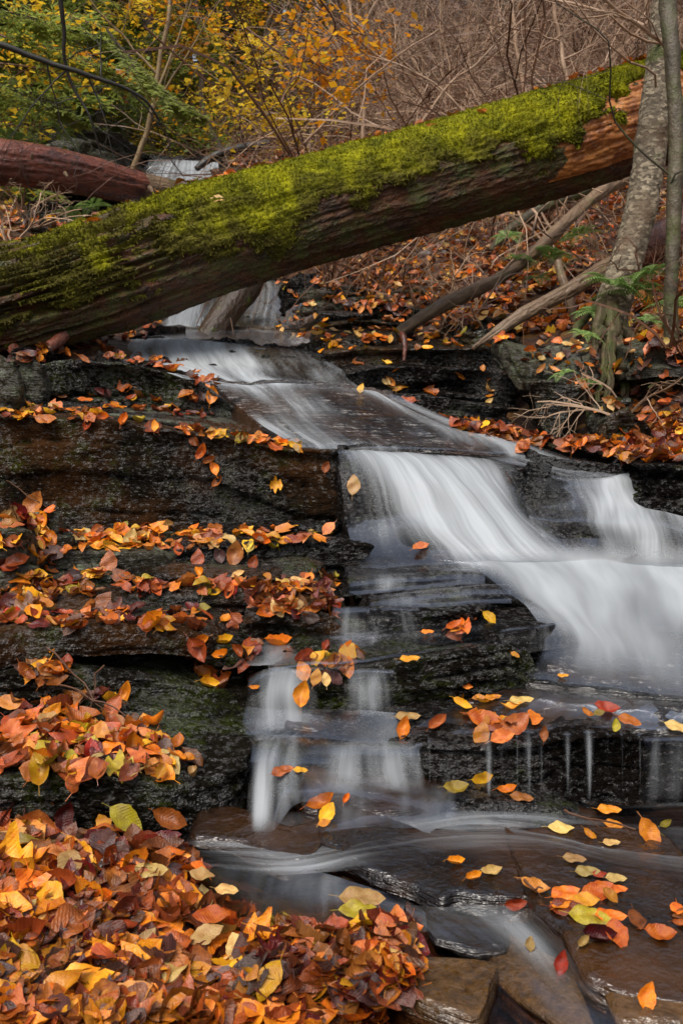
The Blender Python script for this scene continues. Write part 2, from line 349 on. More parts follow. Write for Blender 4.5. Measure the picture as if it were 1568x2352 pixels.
gys = np.concatenate([np.linspace(-60, 0, 30)[:-1], np.linspace(0, 9, 330)[:-1], 9 + 90*(np.linspace(0, 1, 170)**1.8)])
GX, GY = np.meshgrid(gxs, gys, indexing='xy'); GZ = ground_z(GX, GY)
pp = np.stack([GX, GY, GZ*0], -1); dd = np.clip(np.abs(GY), .8, 60)
GZ = GZ + fbm(pp, 3., 4, 3)*.02 + fbm(pp, .6, 4, 9)*np.clip((GY - 9)*.05, 0.03, .5)
GV = np.stack([GX, GY, GZ], -1).reshape(-1, 3); GF = grid_faces(len(gys), len(gxs))
g_ = link('ground', mesh_np('ground', GV, GF, mats=[M['ground']])); tag(g_, 'leaf-strewn soil of the ravine floor and its banks', 'ground', kind='structure')
solid(GV, GF)
# ------------------------------------------------------------------ layered rocks
def resample(pts, step, n=None):
    pts = np.asarray(pts, float); Q = np.vstack([pts, pts[:1]])
    L = np.concatenate([[0], np.cumsum(np.linalg.norm(np.diff(Q, axis=0), axis=1))]); n = n or max(24, int(L[-1]/step))
    s = np.linspace(0, L[-1], n, endpoint=False); return np.stack([np.interp(s, L, Q[:, k]) for k in range(3)], -1), s
def rock(label, front, h, back=.4, tilt=.0, mat='rock_wet', seed=1, res=None, full=False, rough=1., layers=.030, step=.020, name='rock_slab', cat='rock', group=None, round_=.012, bdx=0., inset=0.):
    A = np.array([P(*f) for f in front])
    dmean = A[:, 1].mean(); res = res or dmean*.0046
    if full: O = A
    else:
        B = A + np.array([bdx, back, back*tilt]); 
        O = np.vstack([A, B[::-1]])
    Q = O     # cut each corner a little
    Q = np.stack([Q*.88 + np.roll(Q, 1, 0)*.12, Q*.88 + np.roll(Q, -1, 0)*.12], 1).reshape(-1, 3)
    O, s = resample(Q, res); n = len(O)
    c = O.mean(0); X = O[:, :2] - c[:2]; ev, vec = np.linalg.eigh(X.T @ X); ax = vec[:, 1]; pr = X @ ax
    tt = np.clip(pr, pr.min()*.72, pr.max()*.72); Mx = c[:2] + tt[:, None]*ax[None]*.97
    # top plane by least squares keeps the slab's own tilt
    Am = np.hstack([O[:, :2], np.ones((n, 1))]); co = np.linalg.lstsq(Am, O[:, 2], rcond=None)[0]
    Mz = np.hstack([Mx, np.ones((n, 1))]) @ co; Md = np.hstack([Mx, Mz[:, None]])
    nrm = Md - O; nrm[:, 2] = 0; nrm /= np.linalg.norm(nrm, axis=1)[:, None] + 1e-6
    width = np.linalg.norm((Md - O)[:, :2], axis=1).max()
    rings = []
    k1 = int(np.clip(width/(res*1.3), 8, 60)); tops = np.linspace(0, 1, k1)
    ro = min(round_, h*.3); Oi = O + nrm*ro*1.3
    for t in tops:
        rings.append(Md*(1 - t) + Oi*t)
    for a in (.35, .65, .85): rings.append(O + nrm*ro*1.3*(1 - math.sin(a*math.pi/2)) - np.array([0, 0, ro*(1 - math.cos(a*math.pi/2))*1.]))
    rs = np.random.default_rng(seed); zb = [0]
    while zb[-1] < h + .3: zb.append(zb[-1] + layers*rs.uniform(.35, 1.9))
    zb = np.array(zb); off = rs.uniform(-1, 1, len(zb))*step
    k2 = max(8, int(h/(res*.75)))
    for q in range(1, k2 + 1):
        z = ro + (h - ro)*q/k2; zz = z + fbm(np.stack([s*1.3, s*0 + seed, s*0], -1), 1., 3, seed)*layers*1.2
        zz = zz + .002; i = np.clip(np.searchsorted(zb, np.clip(zz, 0, None)) - 1, 0, len(zb) - 2); f = (zz - zb[i])/(zb[i+1] - zb[i])
        o = off[i] + fbm(np.stack([s*4, i*3.7, s*0 + seed], -1), 1., 3, seed + 5)*step*1.3
        cre = np.clip(1 - np.minimum(f, 1 - f)*(zb[i+1] - zb[i])/(.0045*max(1, dmean*.45)), 0, 1)
        d = o + cre*step*1.3 + inset*z
        d = d*min(1, (z - ro)/(ro + .004)); rr = 0
        rings.append(O + nrm*(d + ro*.0)[:, None] + np.array([0, 0, -z]) + nrm*rr*.0)
    G = np.stack(rings, 0); V = G.reshape(-1, 3)
    big = min(1., h/.15, width/.15)*rough
    wv = V*np.array([1, 1, 1.6])
    disp = np.stack([fbm(wv, 5, 4, seed + 11), fbm(wv, 5, 4, seed + 23), fbm(wv, 5, 4, seed + 37)*.45], -1)*.030*big
    disp += np.stack([fbm(V, 24, 3, seed + 41), fbm(V, 24, 3, seed + 53), fbm(V, 24, 3, seed + 67)*.8], -1)*.009*big
    disp += np.stack([fbm(V, 60, 2, seed + 81), fbm(V, 60, 2, seed + 83), fbm(V, 60, 2, seed + 87)*.8], -1)*.0045*min(1., big*1.3)
    # chipped steps on the top
    tz = np.floor(fbm(V*np.array([1, 1, 0]), 3.5, 3, seed + 71)*4.)/4.*.016*big
    top = np.zeros(len(V)); top[:(k1 + 3)*n] = 1
    V = V + disp + np.array([0, 0, 1])*(tz*top)[:, None]
    F = grid_faces(len(G), n, True)[:, ::-1]
    me = mesh_np(name, V, F, mats=[M[mat]]); o = link(name, me)
    tag(o, label, cat, group); solid(V, F)
    return o
rocks = [
 # lower left bank
 ('mossy low rock wall under the leaves at lower left', [(-90,1800,1.72),(60,1790,1.74),(200,1785,1.76),(330,1790,1.78),(420,1800,1.80),(500,1795,1.82),(560,1760,1.86),(575,1700,1.96),(570,1660,2.1)], .17, .45, .05, 'rock_moss', 3, dict(layers=.06, step=.008)),
 ('thick mossy bulging ledge below the dark crevice', [(-90,1560,2.10),(80,1530,2.13),(200,1535,2.15),(330,1545,2.17),(450,1575,2.19),(540,1590,2.22),(600,1590,2.28),(612,1575,2.42)], .19, .4, .06, 'rock_moss', 5, dict(layers=.045, step=.014)),
 ('flat mossy shelf with a blunt edge just above the dark crevice', [(-90,1490,2.10),(0,1470,2.13),(70,1448,2.17),(250,1440,2.2),(380,1440,2.22),(490,1455,2.27),(515,1440,2.42)], .075, .4, .05, 'rock_ledge', 8, dict(layers=.06, step=.008, round_=.02)),
 ('small dark rock under the leaf cluster left of the little falls', [(470,1480,2.3),(560,1490,2.3),(600,1500,2.34),(610,1480,2.5)], .14, .3, .05, 'rock_moss', 9, {}),
 ('dark wet block with a film of water left of the brown terrace', [(560,1415,2.42),(620,1398,2.43),(700,1395,2.45),(775,1410,2.48),(795,1420,2.6)], .13, .35, .05, 'rock_ledge', 12, dict(layers=.07)),
 ('leaf covered shelf in the middle of the left steps', [(-90,1385,2.42),(80,1372,2.46),(200,1362,2.5),(330,1352,2.52),(520,1350,2.55),(660,1348,2.58),(745,1352,2.6),(772,1380,2.66),(785,1365,2.8)], .11, .42, .04, 'rock_ledge', 14, dict(layers=.03)),
 ('squat pale-edged block carrying yellow leaves below the big wall', [(95,1300,2.66),(110,1272,2.7),(250,1264,2.72),(375,1272,2.76),(392,1290,2.88)], .11, .32, .05, 'rock_grey', 17, dict(layers=.04)),
 ('narrow black shelf at the foot of the big wall', [(385,1262,2.88),(500,1248,2.92),(620,1240,2.96),(770,1238,3.0),(865,1250,3.02),(885,1245,3.2)], .13, .4, .04, 'rock_wet', 19, dict(layers=.03)),
 ('grey mossy block cut by the left border under the wall', [(-120,1228,2.46),(-20,1215,2.5),(70,1212,2.54),(88,1240,2.72)], .21, .3, .03, 'rock_grey', 21, dict(layers=.07)),
 ('big dark upright wall rock with mossy stains on its face', [(-140,955,3.16),(60,952,3.2),(180,962,3.22),(300,975,3.25),(420,990,3.28),(520,1005,3.32),(620,1022,3.36),(700,1030,3.38),(780,1036,3.4),(800,1036,3.7)], .42, .55, .06, 'rock_ledge', 24, dict(layers=.11, step=.014, rough=1.)),
 ('thin leaf-lined plate on top of the big wall rock', [(-120,935,3.42),(120,940,3.5),(300,955,3.55),(450,975,3.6),(580,1003,3.62),(640,1008,3.75)], .07, .5, .05, 'rock_grey', 26, {}),
 ('long mossy rock beneath the log left of the cascade', [(30,880,3.75),(90,838,3.82),(180,822,3.9),(300,838,3.95),(400,862,4.0),(470,885,4.02),(530,925,4.02),(580,965,4.0),(610,985,4.1)], .30, .55, .03, 'rock_moss', 28, dict(layers=.09, step=.03)),
 ('pale grey block at the left border under the log', [(-120,830,3.35),(-20,818,3.35),(22,822,3.36),(36,850,3.42),(38,860,3.6)], .2, .3, .03, 'rock_grey', 31, dict(layers=.08)),
 ('wet ledge in shadow under the fat end of the log', [(20,800,4.4),(140,805,4.8),(210,790,5.3),(280,768,5.9),(350,748,6.4),(405,748,6.9)], .22, .5, .05, 'rock_wet', 33, {}),
 # middle of the stream
 ('topmost thin black step beside the white rush', [(795,1338,2.72),(860,1328,2.74),(980,1322,2.76),(1080,1314,2.8),(1115,1318,2.85),(1120,1312,3.0)], .06, .35, .03, 'rock_wet', 41, dict(layers=.02)),
 ('second thin black step with a rounded right end', [(835,1382,2.58),(950,1366,2.6),(1060,1352,2.62),(1150,1346,2.65),(1190,1366,2.68),(1198,1352,2.85)], .07, .35, .04, 'rock_wet', 43, dict(layers=.03)),
 ('black step holding a small orange leaf cluster', [(850,1402,2.46),(960,1406,2.46),(1060,1402,2.47),(1115,1392,2.5),(1130,1380,2.6)], .09, .25, .05, 'rock_wet', 45, dict(layers=.035)),
 ('dark slab jutting into the white rush', [(1130,1462,2.36),(1200,1450,2.38),(1270,1436,2.42),(1300,1430,2.47),(1306,1412,2.6)], .09, .35, .03, 'rock_wet', 47, dict(layers=.04)),
 ('big central rock with a flat brown top and mossy layered front', [(640,1545,2.2),(760,1532,2.2),(880,1522,2.2),(1000,1503,2.22),(1100,1487,2.24),(1170,1478,2.26),(1215,1505,2.28),(1245,1555,2.28),(1262,1560,2.4)], .20, .42, .03, 'rock_moss', 49, dict(layers=.03, step=.014)),
 ('low ledge carrying the long row of trickles at right', [(880,1712,1.96),(980,1706,1.95),(1100,1712,1.94),(1200,1706,1.94),(1320,1692,1.95),(1430,1690,1.97),(1568,1705,1.98),(1720,1700,2.0)], .16, .45, .04, 'rock_wet', 52, dict(layers=.05, step=.016)),
 ('ledge under the twin small falls', [(575,1700,2.02),(650,1705,2.0),(760,1712,1.98),(870,1712,1.97),(935,1722,1.98),(950,1700,2.2)], .15, .35, .03, 'rock_wet', 54, {}),
 ('rounded wet rock in the pool below the small falls', [(690,1830,1.83),(760,1870,1.78),(880,1862,1.79),(990,1858,1.82),(1050,1835,1.87),(1055,1800,1.98)], .12, .18, .06, 'rock_slick', 56, dict(round_=.03, rough=1.3, layers=.04)),
 ('low dark plate where the left thread of water lands', [(430,1925,1.70),(540,1932,1.68),(600,1958,1.64),(655,1985,1.60),(720,1968,1.62),(745,1930,1.68)], .05, .15, .02, 'rock_slick', 58, dict(rough=.5)),
 ('long slanted brown slab across the lower stream', [(725,1918,1.69),(790,1965,1.62),(880,2010,1.56),(960,2040,1.52),(1015,2068,1.48),(1040,2050,1.5),(1120,2062,1.49),(1220,2062,1.49),(1420,2040,1.52),(1640,2060,1.5)], .07, .24, .02, 'rock_slick', 60, dict(rough=.55, layers=.03)),
 ('wide brown slab at lower right with red and orange leaves', [(1222,2085,1.44),(1300,2150,1.36),(1350,2185,1.33),(1450,2200,1.31),(1560,2215,1.30),(1720,2240,1.28)], .06, .30, .01, 'rock_slick', 62, dict(rough=.5, layers=.02)),
 ('cracked grey plate forming the bottom right edge', [(1305,2185,1.32),(1345,2250,1.25),(1420,2290,1.215),(1520,2308,1.20),(1700,2320,1.19)], .06, .2, .01, 'rock_brown', 64, dict(rough=.6, layers=.018)),
 ('brown slab in the bottom right corner', [(1420,2352,1.16),(1560,2352,1.16),(1700,2340,1.17)], .05, .12, .0, 'rock_gold', 65, dict(rough=.5)),
 ('flat dark plate under the fast streams', [(985,2150,1.385),(1090,2185,1.35),(1165,2180,1.355),(1175,2150,1.39)], .04, .10, .02, 'rock_slick', 67, dict(rough=.4)),
 ('brown sunken slab under the clear water at bottom', [(1130,2240,1.31),(1200,2300,1.24),(1290,2352,1.18),(1400,2420,1.12)], .05, .2, -.02, 'rock_gold', 69, dict(rough=.5)),
 ('dark ridge rock beside the green leaf', [(1030,1830,1.86),(1100,1845,1.84),(1200,1850,1.84),(1330,1870,1.83),(1335,1850,1.9)], .05, .14, .02, 'rock_wet', 70, {}),
 ('flat black rock with the upright orange leaf at right', [(1290,1905,1.77),(1400,1925,1.76),(1480,1945,1.75),(1560,1930,1.78),(1640,1915,1.8)], .05, .14, .02, 'rock_slick', 71, dict(rough=.6)),
 ('leaf-buried rock shelf at bottom centre', [(560,2230,1.26),(700,2270,1.235),(820,2285,1.225),(900,2270,1.235),(935,2235,1.27),(940,2180,1.34)], .06, .14, .05, 'rock_slick', 72, dict(rough=.6, layers=.03)),
 ('rounded brown stone among leaves at lower left', [(60,2040,1.46),(130,2085,1.42),(220,2075,1.43),(260,2030,1.48)], .1, .14, .1, 'rock_brown', 73, dict(round_=.03)),
 # right side
 ('black dripping wall right of the upper cascade', [(790,852,4.5),(880,838,4.6),(1000,838,4.65),(1120,850,4.7),(1190,872,4.7),(1205,880,4.95)], .30, .6, .08, 'rock_wet', 80, dict(layers=.10, step=.04)),
 ('low wet shelf at the foot of the dripping wall', [(840,908,4.3),(950,905,4.35),(1050,915,4.4),(1120,930,4.4),(1180,942,4.35)], .14, .4, .03, 'rock_wet', 82, dict(step=.03)),
 ('dark slanted slab under the long mossy branch', [(712,775,5.4),(760,790,5.3),(850,772,5.35),(900,770,5.45),(910,760,5.7)], .15, .6, .16, 'rock_ledge', 84, dict(layers=.09)),
 ('long dark slab lined with orange leaves behind the dripping wall', [(735,808,5.05),(850,800,5.05),(1000,795,5.05),(1100,795,5.05),(1168,805,5.0),(1190,800,5.3)], .20, .6, .10, 'rock_ledge', 86, dict(layers=.08, step=.03)),
 ('squat lichened block jutting out below the birch', [(1168,800,4.42),(1195,835,4.35),(1260,842,4.3),(1330,832,4.3),(1370,800,4.4)], .12, .4, .22, 'rock_grey', 88, dict(layers=.06)),
 ('leaning brown rock at the mouth of the dark hollow', [(1212,880,4.2),(1235,868,4.15),(1290,872,4.1),(1330,890,4.1),(1345,880,4.3)], .34, .3, .1, 'rock_far', 90, dict(layers=.25, inset=.35)),
 ('rounded grey boulder among leaves at the right bank', [(1385,985,3.75),(1400,945,3.7),(1450,925,3.7),(1495,955,3.72),(1510,985,3.8)], .20, .3, .12, 'rock_far', 92, dict(round_=.05, rough=1.5, name='boulder', cat='boulder')),
 ('dark wet rock at the right border beside the falls', [(1470,1075,3.15),(1500,1068,3.1),(1568,1075,3.05),(1750,1080,3.0)], .34, .5, .08, 'rock_wet', 94, dict(layers=.1, step=.03)),
 ('leaf-covered dark shelf on the right bank above the falls', [(1070,985,3.95),(1180,1000,3.85),(1300,1030,3.65),(1420,1050,3.5),(1568,1065,3.4),(1800,1060,3.3)], .14, .8, .03, 'rock_ledge', 95, dict(layers=.05)),
 ('mossy shelf rock high on the bank beneath the log', [(800,705,6.6),(860,700,6.6),(930,705,6.6),(1000,712,6.6),(1020,700,7)], .16, .5, .1, 'rock_far', 96, {}),
 ('small ledge stone nearest the twin upper falls', [(725,715,6.4),(780,722,6.3),(850,722,6.3),(870,715,6.7)], .12, .4, .1, 'rock_wet', 97, {}),
 ('round black boulder beneath the log by the far falls', [(640,655,7.6),(665,630,7.5),(700,622,7.5),(735,640,7.5),(745,655,7.7)], .25, .4, .1, 'rock_wet', 98, dict(round_=.06, rough=1.6, name='boulder', cat='boulder')),
 ('flat bank stone left of the long mossy branch', [(1030,735,5.9),(1100,730,5.9),(1180,735,5.8),(1200,725,6.1)], .14, .5, .1, 'rock_far', 99, {}),
 ('tilted bank stone right of the long mossy branch', [(900,672,7.1),(960,662,7.1),(1030,668,7.1),(1050,655,7.4)], .15, .5, .1, 'rock_far', 100, {}),
 ('stone buried in roots and leaves at the right edge', [(1420,870,4.5),(1470,862,4.45),(1540,865,4.4),(1600,850,4.5)], .2, .4, .1, 'rock_far', 101, dict(layers=.08)),
 ('pale layered outcrop in the woods above the red log', [(80,310,10.6),(95,288,10.5),(150,280,10.5),(235,292,10.6),(275,312,10.8),(285,314,11.2)], .75, 1.5, .1, 'rock_grey', 102, dict(layers=.18, step=.10, rough=2.5)),
 ('dark rock ledge beside the distant waterfall', [(495,385,12.2),(560,372,12.2),(640,360,12.2),(720,355,12.5)], .8, 1.5, .15, 'rock_far', 103, dict(layers=.2, step=.08, rough=2.5)),
 ('slanting layered rock under the red log', [(60,455,8.2),(150,470,8.2),(230,490,8.4),(280,500,8.8)], .55, .9, .1, 'rock_far', 104, dict(layers=.12, step=.08, rough=2)),
 ('dark ledge carrying the far waterfall', [(300,378,12.7),(380,370,12.6),(440,376,12.6),(510,378,12.6),(530,372,12.9)], .7, 1.5, .06, 'rock_wet', 105, dict(layers=.2, step=.06, rough=1.5)),
 ('mossy stone at the top of the row beside the long mossy branch', [(770,690,7.0),(820,682,7.0),(880,684,7.0),(900,692,7.1)], .16, .4, .1, 'rock_far', 130, {}),
 ('thin flat stone behind the dark slanted slab', [(760,745,6.0),(830,735,6.0),(920,742,6.0),(960,752,6.1)], .10, .4, .1, 'rock_ledge', 131, {}),
 ('broken stone under the tip of the split branch', [(1070,765,5.4),(1120,755,5.4),(1180,765,5.3),(1200,775,5.5)], .14, .4, .1, 'rock_far', 132, {}),
 ('dark mossy stone under the middle of the big log', [(690,672,7.4),(740,660,7.4),(800,655,7.5),(840,665,7.6)], .2, .5, .1, 'rock_far', 133, {}),
 ('grey stone wedged among the roots of the slender tree', [(1450,800,4.3),(1500,790,4.25),(1560,795,4.2),(1620,800,4.3)], .15, .3, .1, 'rock_grey', 134, {}),
 ('dark bank rock right of the milky rush', [(1650,1230,2.9),(1760,1215,2.85),(1950,1190,2.85),(2250,1150,2.9)], .8, .9, .15, 'rock_ledge', 140, dict(layers=.07, step=.03)),
 ('layered bank rock right of the trickle ledge', [(1640,1600,2.3),(1760,1590,2.2),(1950,1560,2.2),(2300,1520,2.3)], .5, .6, .15, 'rock_ledge', 141, dict(layers=.05, step=.03)),
 ('flat bank rock right of the lower stream', [(1680,1930,1.75),(1800,1940,1.7),(2000,1920,1.7),(2300,1880,1.8)], .3, .5, .1, 'rock_wet', 142, dict(layers=.05)),
 ('thin dark plate breaking the surface of the run-off', [(830,1900,1.81),(900,1908,1.79),(1010,1918,1.765),(1052,1925,1.75),(1062,1905,1.79)], .03, .06, .02, 'rock_slick', 120, dict(rough=.6)),
 ('jagged small plate between the two small falls', [(655,1662,2.07),(710,1672,2.055),(755,1690,2.03),(770,1706,2.01),(790,1680,2.07)], .03, .08, .03, 'rock_slick', 121, dict(rough=.9)),
 ('narrow broken plate stepping down at the bottom right', [(1350,2215,1.30),(1430,2248,1.262),(1500,2258,1.255),(1640,2266,1.25)], .035, .06, .01, 'rock_grey', 122, dict(rough=.7, layers=.012)),
 ('small wet stone standing in the run-off at centre right', [(1100,1880,1.82),(1150,1890,1.80),(1210,1892,1.795),(1225,1880,1.83)], .03, .06, .02, 'rock_slick', 123, dict(rough=1.)),
 ('thin dark step rising behind the trickle ledge leaves', [(1260,1610,2.17),(1330,1600,2.18),(1420,1598,2.18),(1500,1612,2.15),(1520,1600,2.2)], .03, .10, .02, 'rock_wet', 124, dict(rough=.9)),
 ('thin step plate between the middle and upper left rows', [(120,1330,2.60),(240,1322,2.62),(420,1318,2.66),(560,1318,2.7),(640,1325,2.72)], .04, .15, .03, 'rock_ledge', 125, {}),
 ('thin broken plate low in the face of the mossy bulge', [(160,1612,2.10),(260,1620,2.09),(380,1632,2.09),(480,1640,2.10),(520,1632,2.16)], .04, .12, .03, 'rock_moss', 126, {}),
 ('small dark step at the foot of the big wall near the falls', [(640,1210,3.12),(700,1206,3.13),(770,1205,3.14),(785,1200,3.25)], .06, .12, .03, 'rock_wet', 127, {}),
]
for (lab, fr, h, back, tilt, mat, seed, kw) in rocks:
    rock(lab, fr, h, back, tilt, mat, seed, **kw)
rock('wedge-shaped brown block with a bright wet edge at bottom centre', [(895,2255,1.25),(1000,2305,1.205),(1098,2340,1.175),(1120,2300,1.21),(1148,2205,1.315),(1040,2195,1.33),(950,2190,1.34)], .09, mat='rock_gold', seed=110, full=True, rough=.35, layers=.09, step=.004, round_=.006)
print('rocks', time.time() - T0)
# ------------------------------------------------------------------ water ribbons
def ribbon(label, rows, mat='silk', n=70, m=90, bed=None, bedoff=.02, bedamp=.012, lift=.0, name='water', wob=.006, seed=0, bedlabel=None, bstep=.0, pre=.14, post=.05, dmul=.86, thread=0, flip=False):
    k = len(rows[0]); A = np.array([[list(P(*q[:3])) + [q[3]] for q in r] for r in rows])
    A[..., 3] *= dmul
    if flip: A = A.transpose(1, 0, 2); n, m = m, n
    if pre: A = np.concatenate([A[:1] + np.array([0, pre, -pre*.28, 0]), A])
    if post: A = np.concatenate([A, A[-1:] + np.array([0, .02, -post, 0])]); 
    if post: A[-1, :, 3] *= .5
    G = catmull(A, n); G = catmull(G.transpose(1, 0, 2), m).transpose(1, 0, 2)
    X = G[..., :3].copy(); D = np.clip(G[..., 3], 0, 1.2)
    if thread:
        ux = np.linspace(0, 1, m)*np.linalg.norm(X[n//2, -1] - X[n//2, 0]); q = np.stack(np.broadcast_arrays(ux[None]*thread, np.linspace(0, 1.3, n)[:, None], 0*ux[None] + seed*7.7), -1)
        D = D*np.clip(.80 + 1.1*fbm(q, 1., 3, seed + 5), .05, 1.5)
    ds = np.linalg.norm(np.diff(X, axis=0), axis=-1).mean(1); dv = np.concatenate([[0], np.cumsum(ds)])
    du = np.linalg.norm(np.diff(X, axis=1), axis=-1).mean(0); uu = np.concatenate([[0], np.cumsum(du)])
    UV = np.stack(np.broadcast_arrays(uu[None, :] + seed*3.3, dv[:, None]), -1)
    q = np.stack([UV[..., 0]*14, UV[..., 1]*2.2, UV[..., 0]*0 + seed], -1); nz = fbm(q, 1., 3, seed)
    T1 = np.gradient(X, axis=0); T2 = np.gradient(X, axis=1); N = np.cross(T2, T1); N /= np.linalg.norm(N, axis=-1)[..., None] + 1e-9
    sgn = np.where((N*(-X)).sum(-1) < 0, -1, 1)[..., None]; N = N*sgn
    W = X + N*(nz*wob + lift)[..., None]
    F = grid_faces(n, m)
    o = link(name, mesh_np(name, W.reshape(-1, 3), F, UV.reshape(-1, 2), {'dens': D.ravel()}, [M[mat]]))
    tag(o, label, 'water', kind='structure')
    if bed:
        B = X - N*bedoff; flat = B.reshape(-1, 3)
        dn = fbm(flat, 7, 4, seed + 60)*bedamp*1.6 + ridge(flat*np.array([1, 1, 2.5]), 16, 3, seed + 70)*bedamp*.5
        if bstep: dn = dn + (np.floor(fbm(flat*np.array([.5, .5, 2.4]), 5, 2, seed + 90)*6)/6)*bstep
        B = flat + N.reshape(-1, 3)*dn[:, None]
        # carry the rim of the bed back and down so it reads as a body of rock
        Bg = B.reshape(n, m, 3); Bg = np.concatenate([Bg[:1] + [0, .05, -.4], Bg, Bg[-1:] + [0, .02, -.4]], 0); Bg = np.concatenate([Bg[:, :1] + [-.03, .05, -.4], Bg, Bg[:, -1:] + [.03, .05, -.4]], 1)
        B = Bg.reshape(-1, 3); Fb = grid_faces(n + 2, m + 2)
        b = link('stream_bed', mesh_np('stream_bed', B, Fb, mats=[M[bed]])); tag(b, bedlabel or 'dark rock bed beneath the ' + label, 'stream bed', kind='structure')
        solid(B, Fb)
    global WN
    WV.append(W.reshape(-1, 3)); WF.append(F + WN); WN += W.size//3
    return o
# the far fall, seen over the logs
ribbon('far white waterfall between the two logs', [[(305,364,12.5,.5),(380,366,12.45,.9),(420,368,12.45,1.1),(495,372,12.45,1.),(502,372,12.45,.1)],
 [(303,378,12.35,.4),(370,380,12.35,1.),(420,380,12.35,1.1),(494,382,12.35,1.1),(501,382,12.35,.1)],
 [(302,400,12.25,.3),(350,405,12.25,1.),(415,412,12.25,1.1),(494,412,12.25,1.),(500,412,12.25,0)],
 [(300,440,12.1,.3),(350,445,12.1,.9),(412,455,12.1,1.),(494,455,12.1,1.),(500,455,12.1,0)]], 'silk_far', 40, 50, 'rock_wet', .06, .03, seed=1, dmul=1.2, thread=5)
ribbon('thin spouts of water under the red log', [[(205,452,11.2,.35),(260,456,11.1,.6),(320,458,11,.8),(380,462,11,.8)],
 [(205,462,11.1,.25),(260,466,11,.5),(320,466,10.9,.8),(380,470,10.9,.8)],[(210,485,11,.1),(262,490,10.9,.4),(320,500,10.8,.9),(380,500,10.8,.8)]], 'silk_far', 30, 50, 'rock_wet', .06, .06, seed=2, dmul=1.3, thread=6)
# falls under the big log
ribbon('white fall under the log left of the propped branch', [[(340,640,9.0,.8),(420,640,9.0,.9),(480,640,9.0,.9),(560,640,9.0,.8)],
 [(340,690,8.8,.75),(420,690,8.8,.8),(480,690,8.8,.85),(550,690,8.8,.7)],[(330,730,8.5,.6),(400,728,8.5,.95),(470,728,8.5,1),(530,730,8.5,.8)],
 [(330,762,7.9,.2),(390,758,7.9,.9),(460,757,7.9,.95),(530,758,7.9,.4)]], 'silk_far', 50, 60, 'rock_wet', .05, .03, seed=3, dmul=1.15, thread=5)
ribbon('stepped white fall under the log right of the propped branch', [[(560,640,8.9,.7),(600,640,8.9,.75),(650,650,8.8,.35),(700,665,8.6,.1),(725,680,8.5,0)],
 [(550,690,8.6,.75),(600,690,8.6,.8),(645,695,8.55,.35),(695,700,8.5,.35),(725,705,8.4,.1)],[(530,722,8.4,.9),(590,722,8.4,.8),(640,725,8.4,.4),(690,730,8.3,.5),(720,735,8.3,.2)],
 [(530,732,8.2,.5),(590,733,8.2,.8),(640,738,8.2,.5),(690,745,8.1,.4),(715,750,8.1,.1)],[(530,757,7.9,.4),(590,757,7.9,.5),(640,760,7.9,.3),(690,765,7.8,.2),(715,770,7.8,0)]], 'silk_far', 60, 60, 'rock_wet', .05, .05, seed=4, dmul=1.1, thread=7)
# pool above the cascade lip
ribbon('smooth dark water above the upper cascade', [[(330,756,7.9,.2),(450,757,7.9,.35),(590,757,7.9,.25),(720,765,7.8,.3)],
 [(260,768,7.0,.1),(430,766,7.2,.15),(590,770,7.1,.1),(715,780,6.8,.7)],[(200,782,5.9,.2),(400,772,6.1,.25),(560,786,5.9,.15),(700,796,5.7,.75)],
 [(170,792,5.5,.3),(390,776,5.6,.5),(520,790,5.5,.35),(640,803,5.4,.2)]], 'film', 50, 60, 'rock_slick', .04, .02, seed=5)
# upper cascade, left white part
ribbon('upper white cascade curving beneath the mossy log', [
 [(175,790,5.55,.1),(240,783,5.6,.75),(310,778,5.6,.7),(400,777,5.6,.75),(480,784,5.5,.65),(560,790,5.45,.2),(660,800,5.4,.1),(740,812,5.3,.1)],
 [(180,798,5.3,.1),(238,796,5.35,.65),(300,796,5.35,.85),(390,795,5.35,.95),(480,802,5.3,.9),(570,812,5.2,.4),(670,822,5.1,.25),(770,838,5.0,.25)],
 [(190,808,5.1,.1),(250,818,5.1,.7),(330,828,5.0,.95),(410,832,5.0,1),(500,835,5.0,1),(590,838,4.95,.5),(690,843,4.9,.35),(790,852,4.8,.35)],
 [(210,822,4.7,.0),(290,835,4.7,.85),(370,845,4.7,1.1),(450,855,4.65,1.1),(530,862,4.6,1.1),(610,862,4.6,.35),(700,868,4.6,.45),(800,872,4.5,.4)],
 [(250,830,4.4,.0),(340,850,4.4,.6),(430,866,4.35,1),(500,880,4.3,1.1),(570,885,4.25,1),(640,880,4.3,.75),(730,885,4.3,.7),(830,895,4.25,.35)]], 'silk_soft', 90, 150, 'rock_wet', .03, .035, seed=6, bstep=.05, dmul=1.9, thread=6)
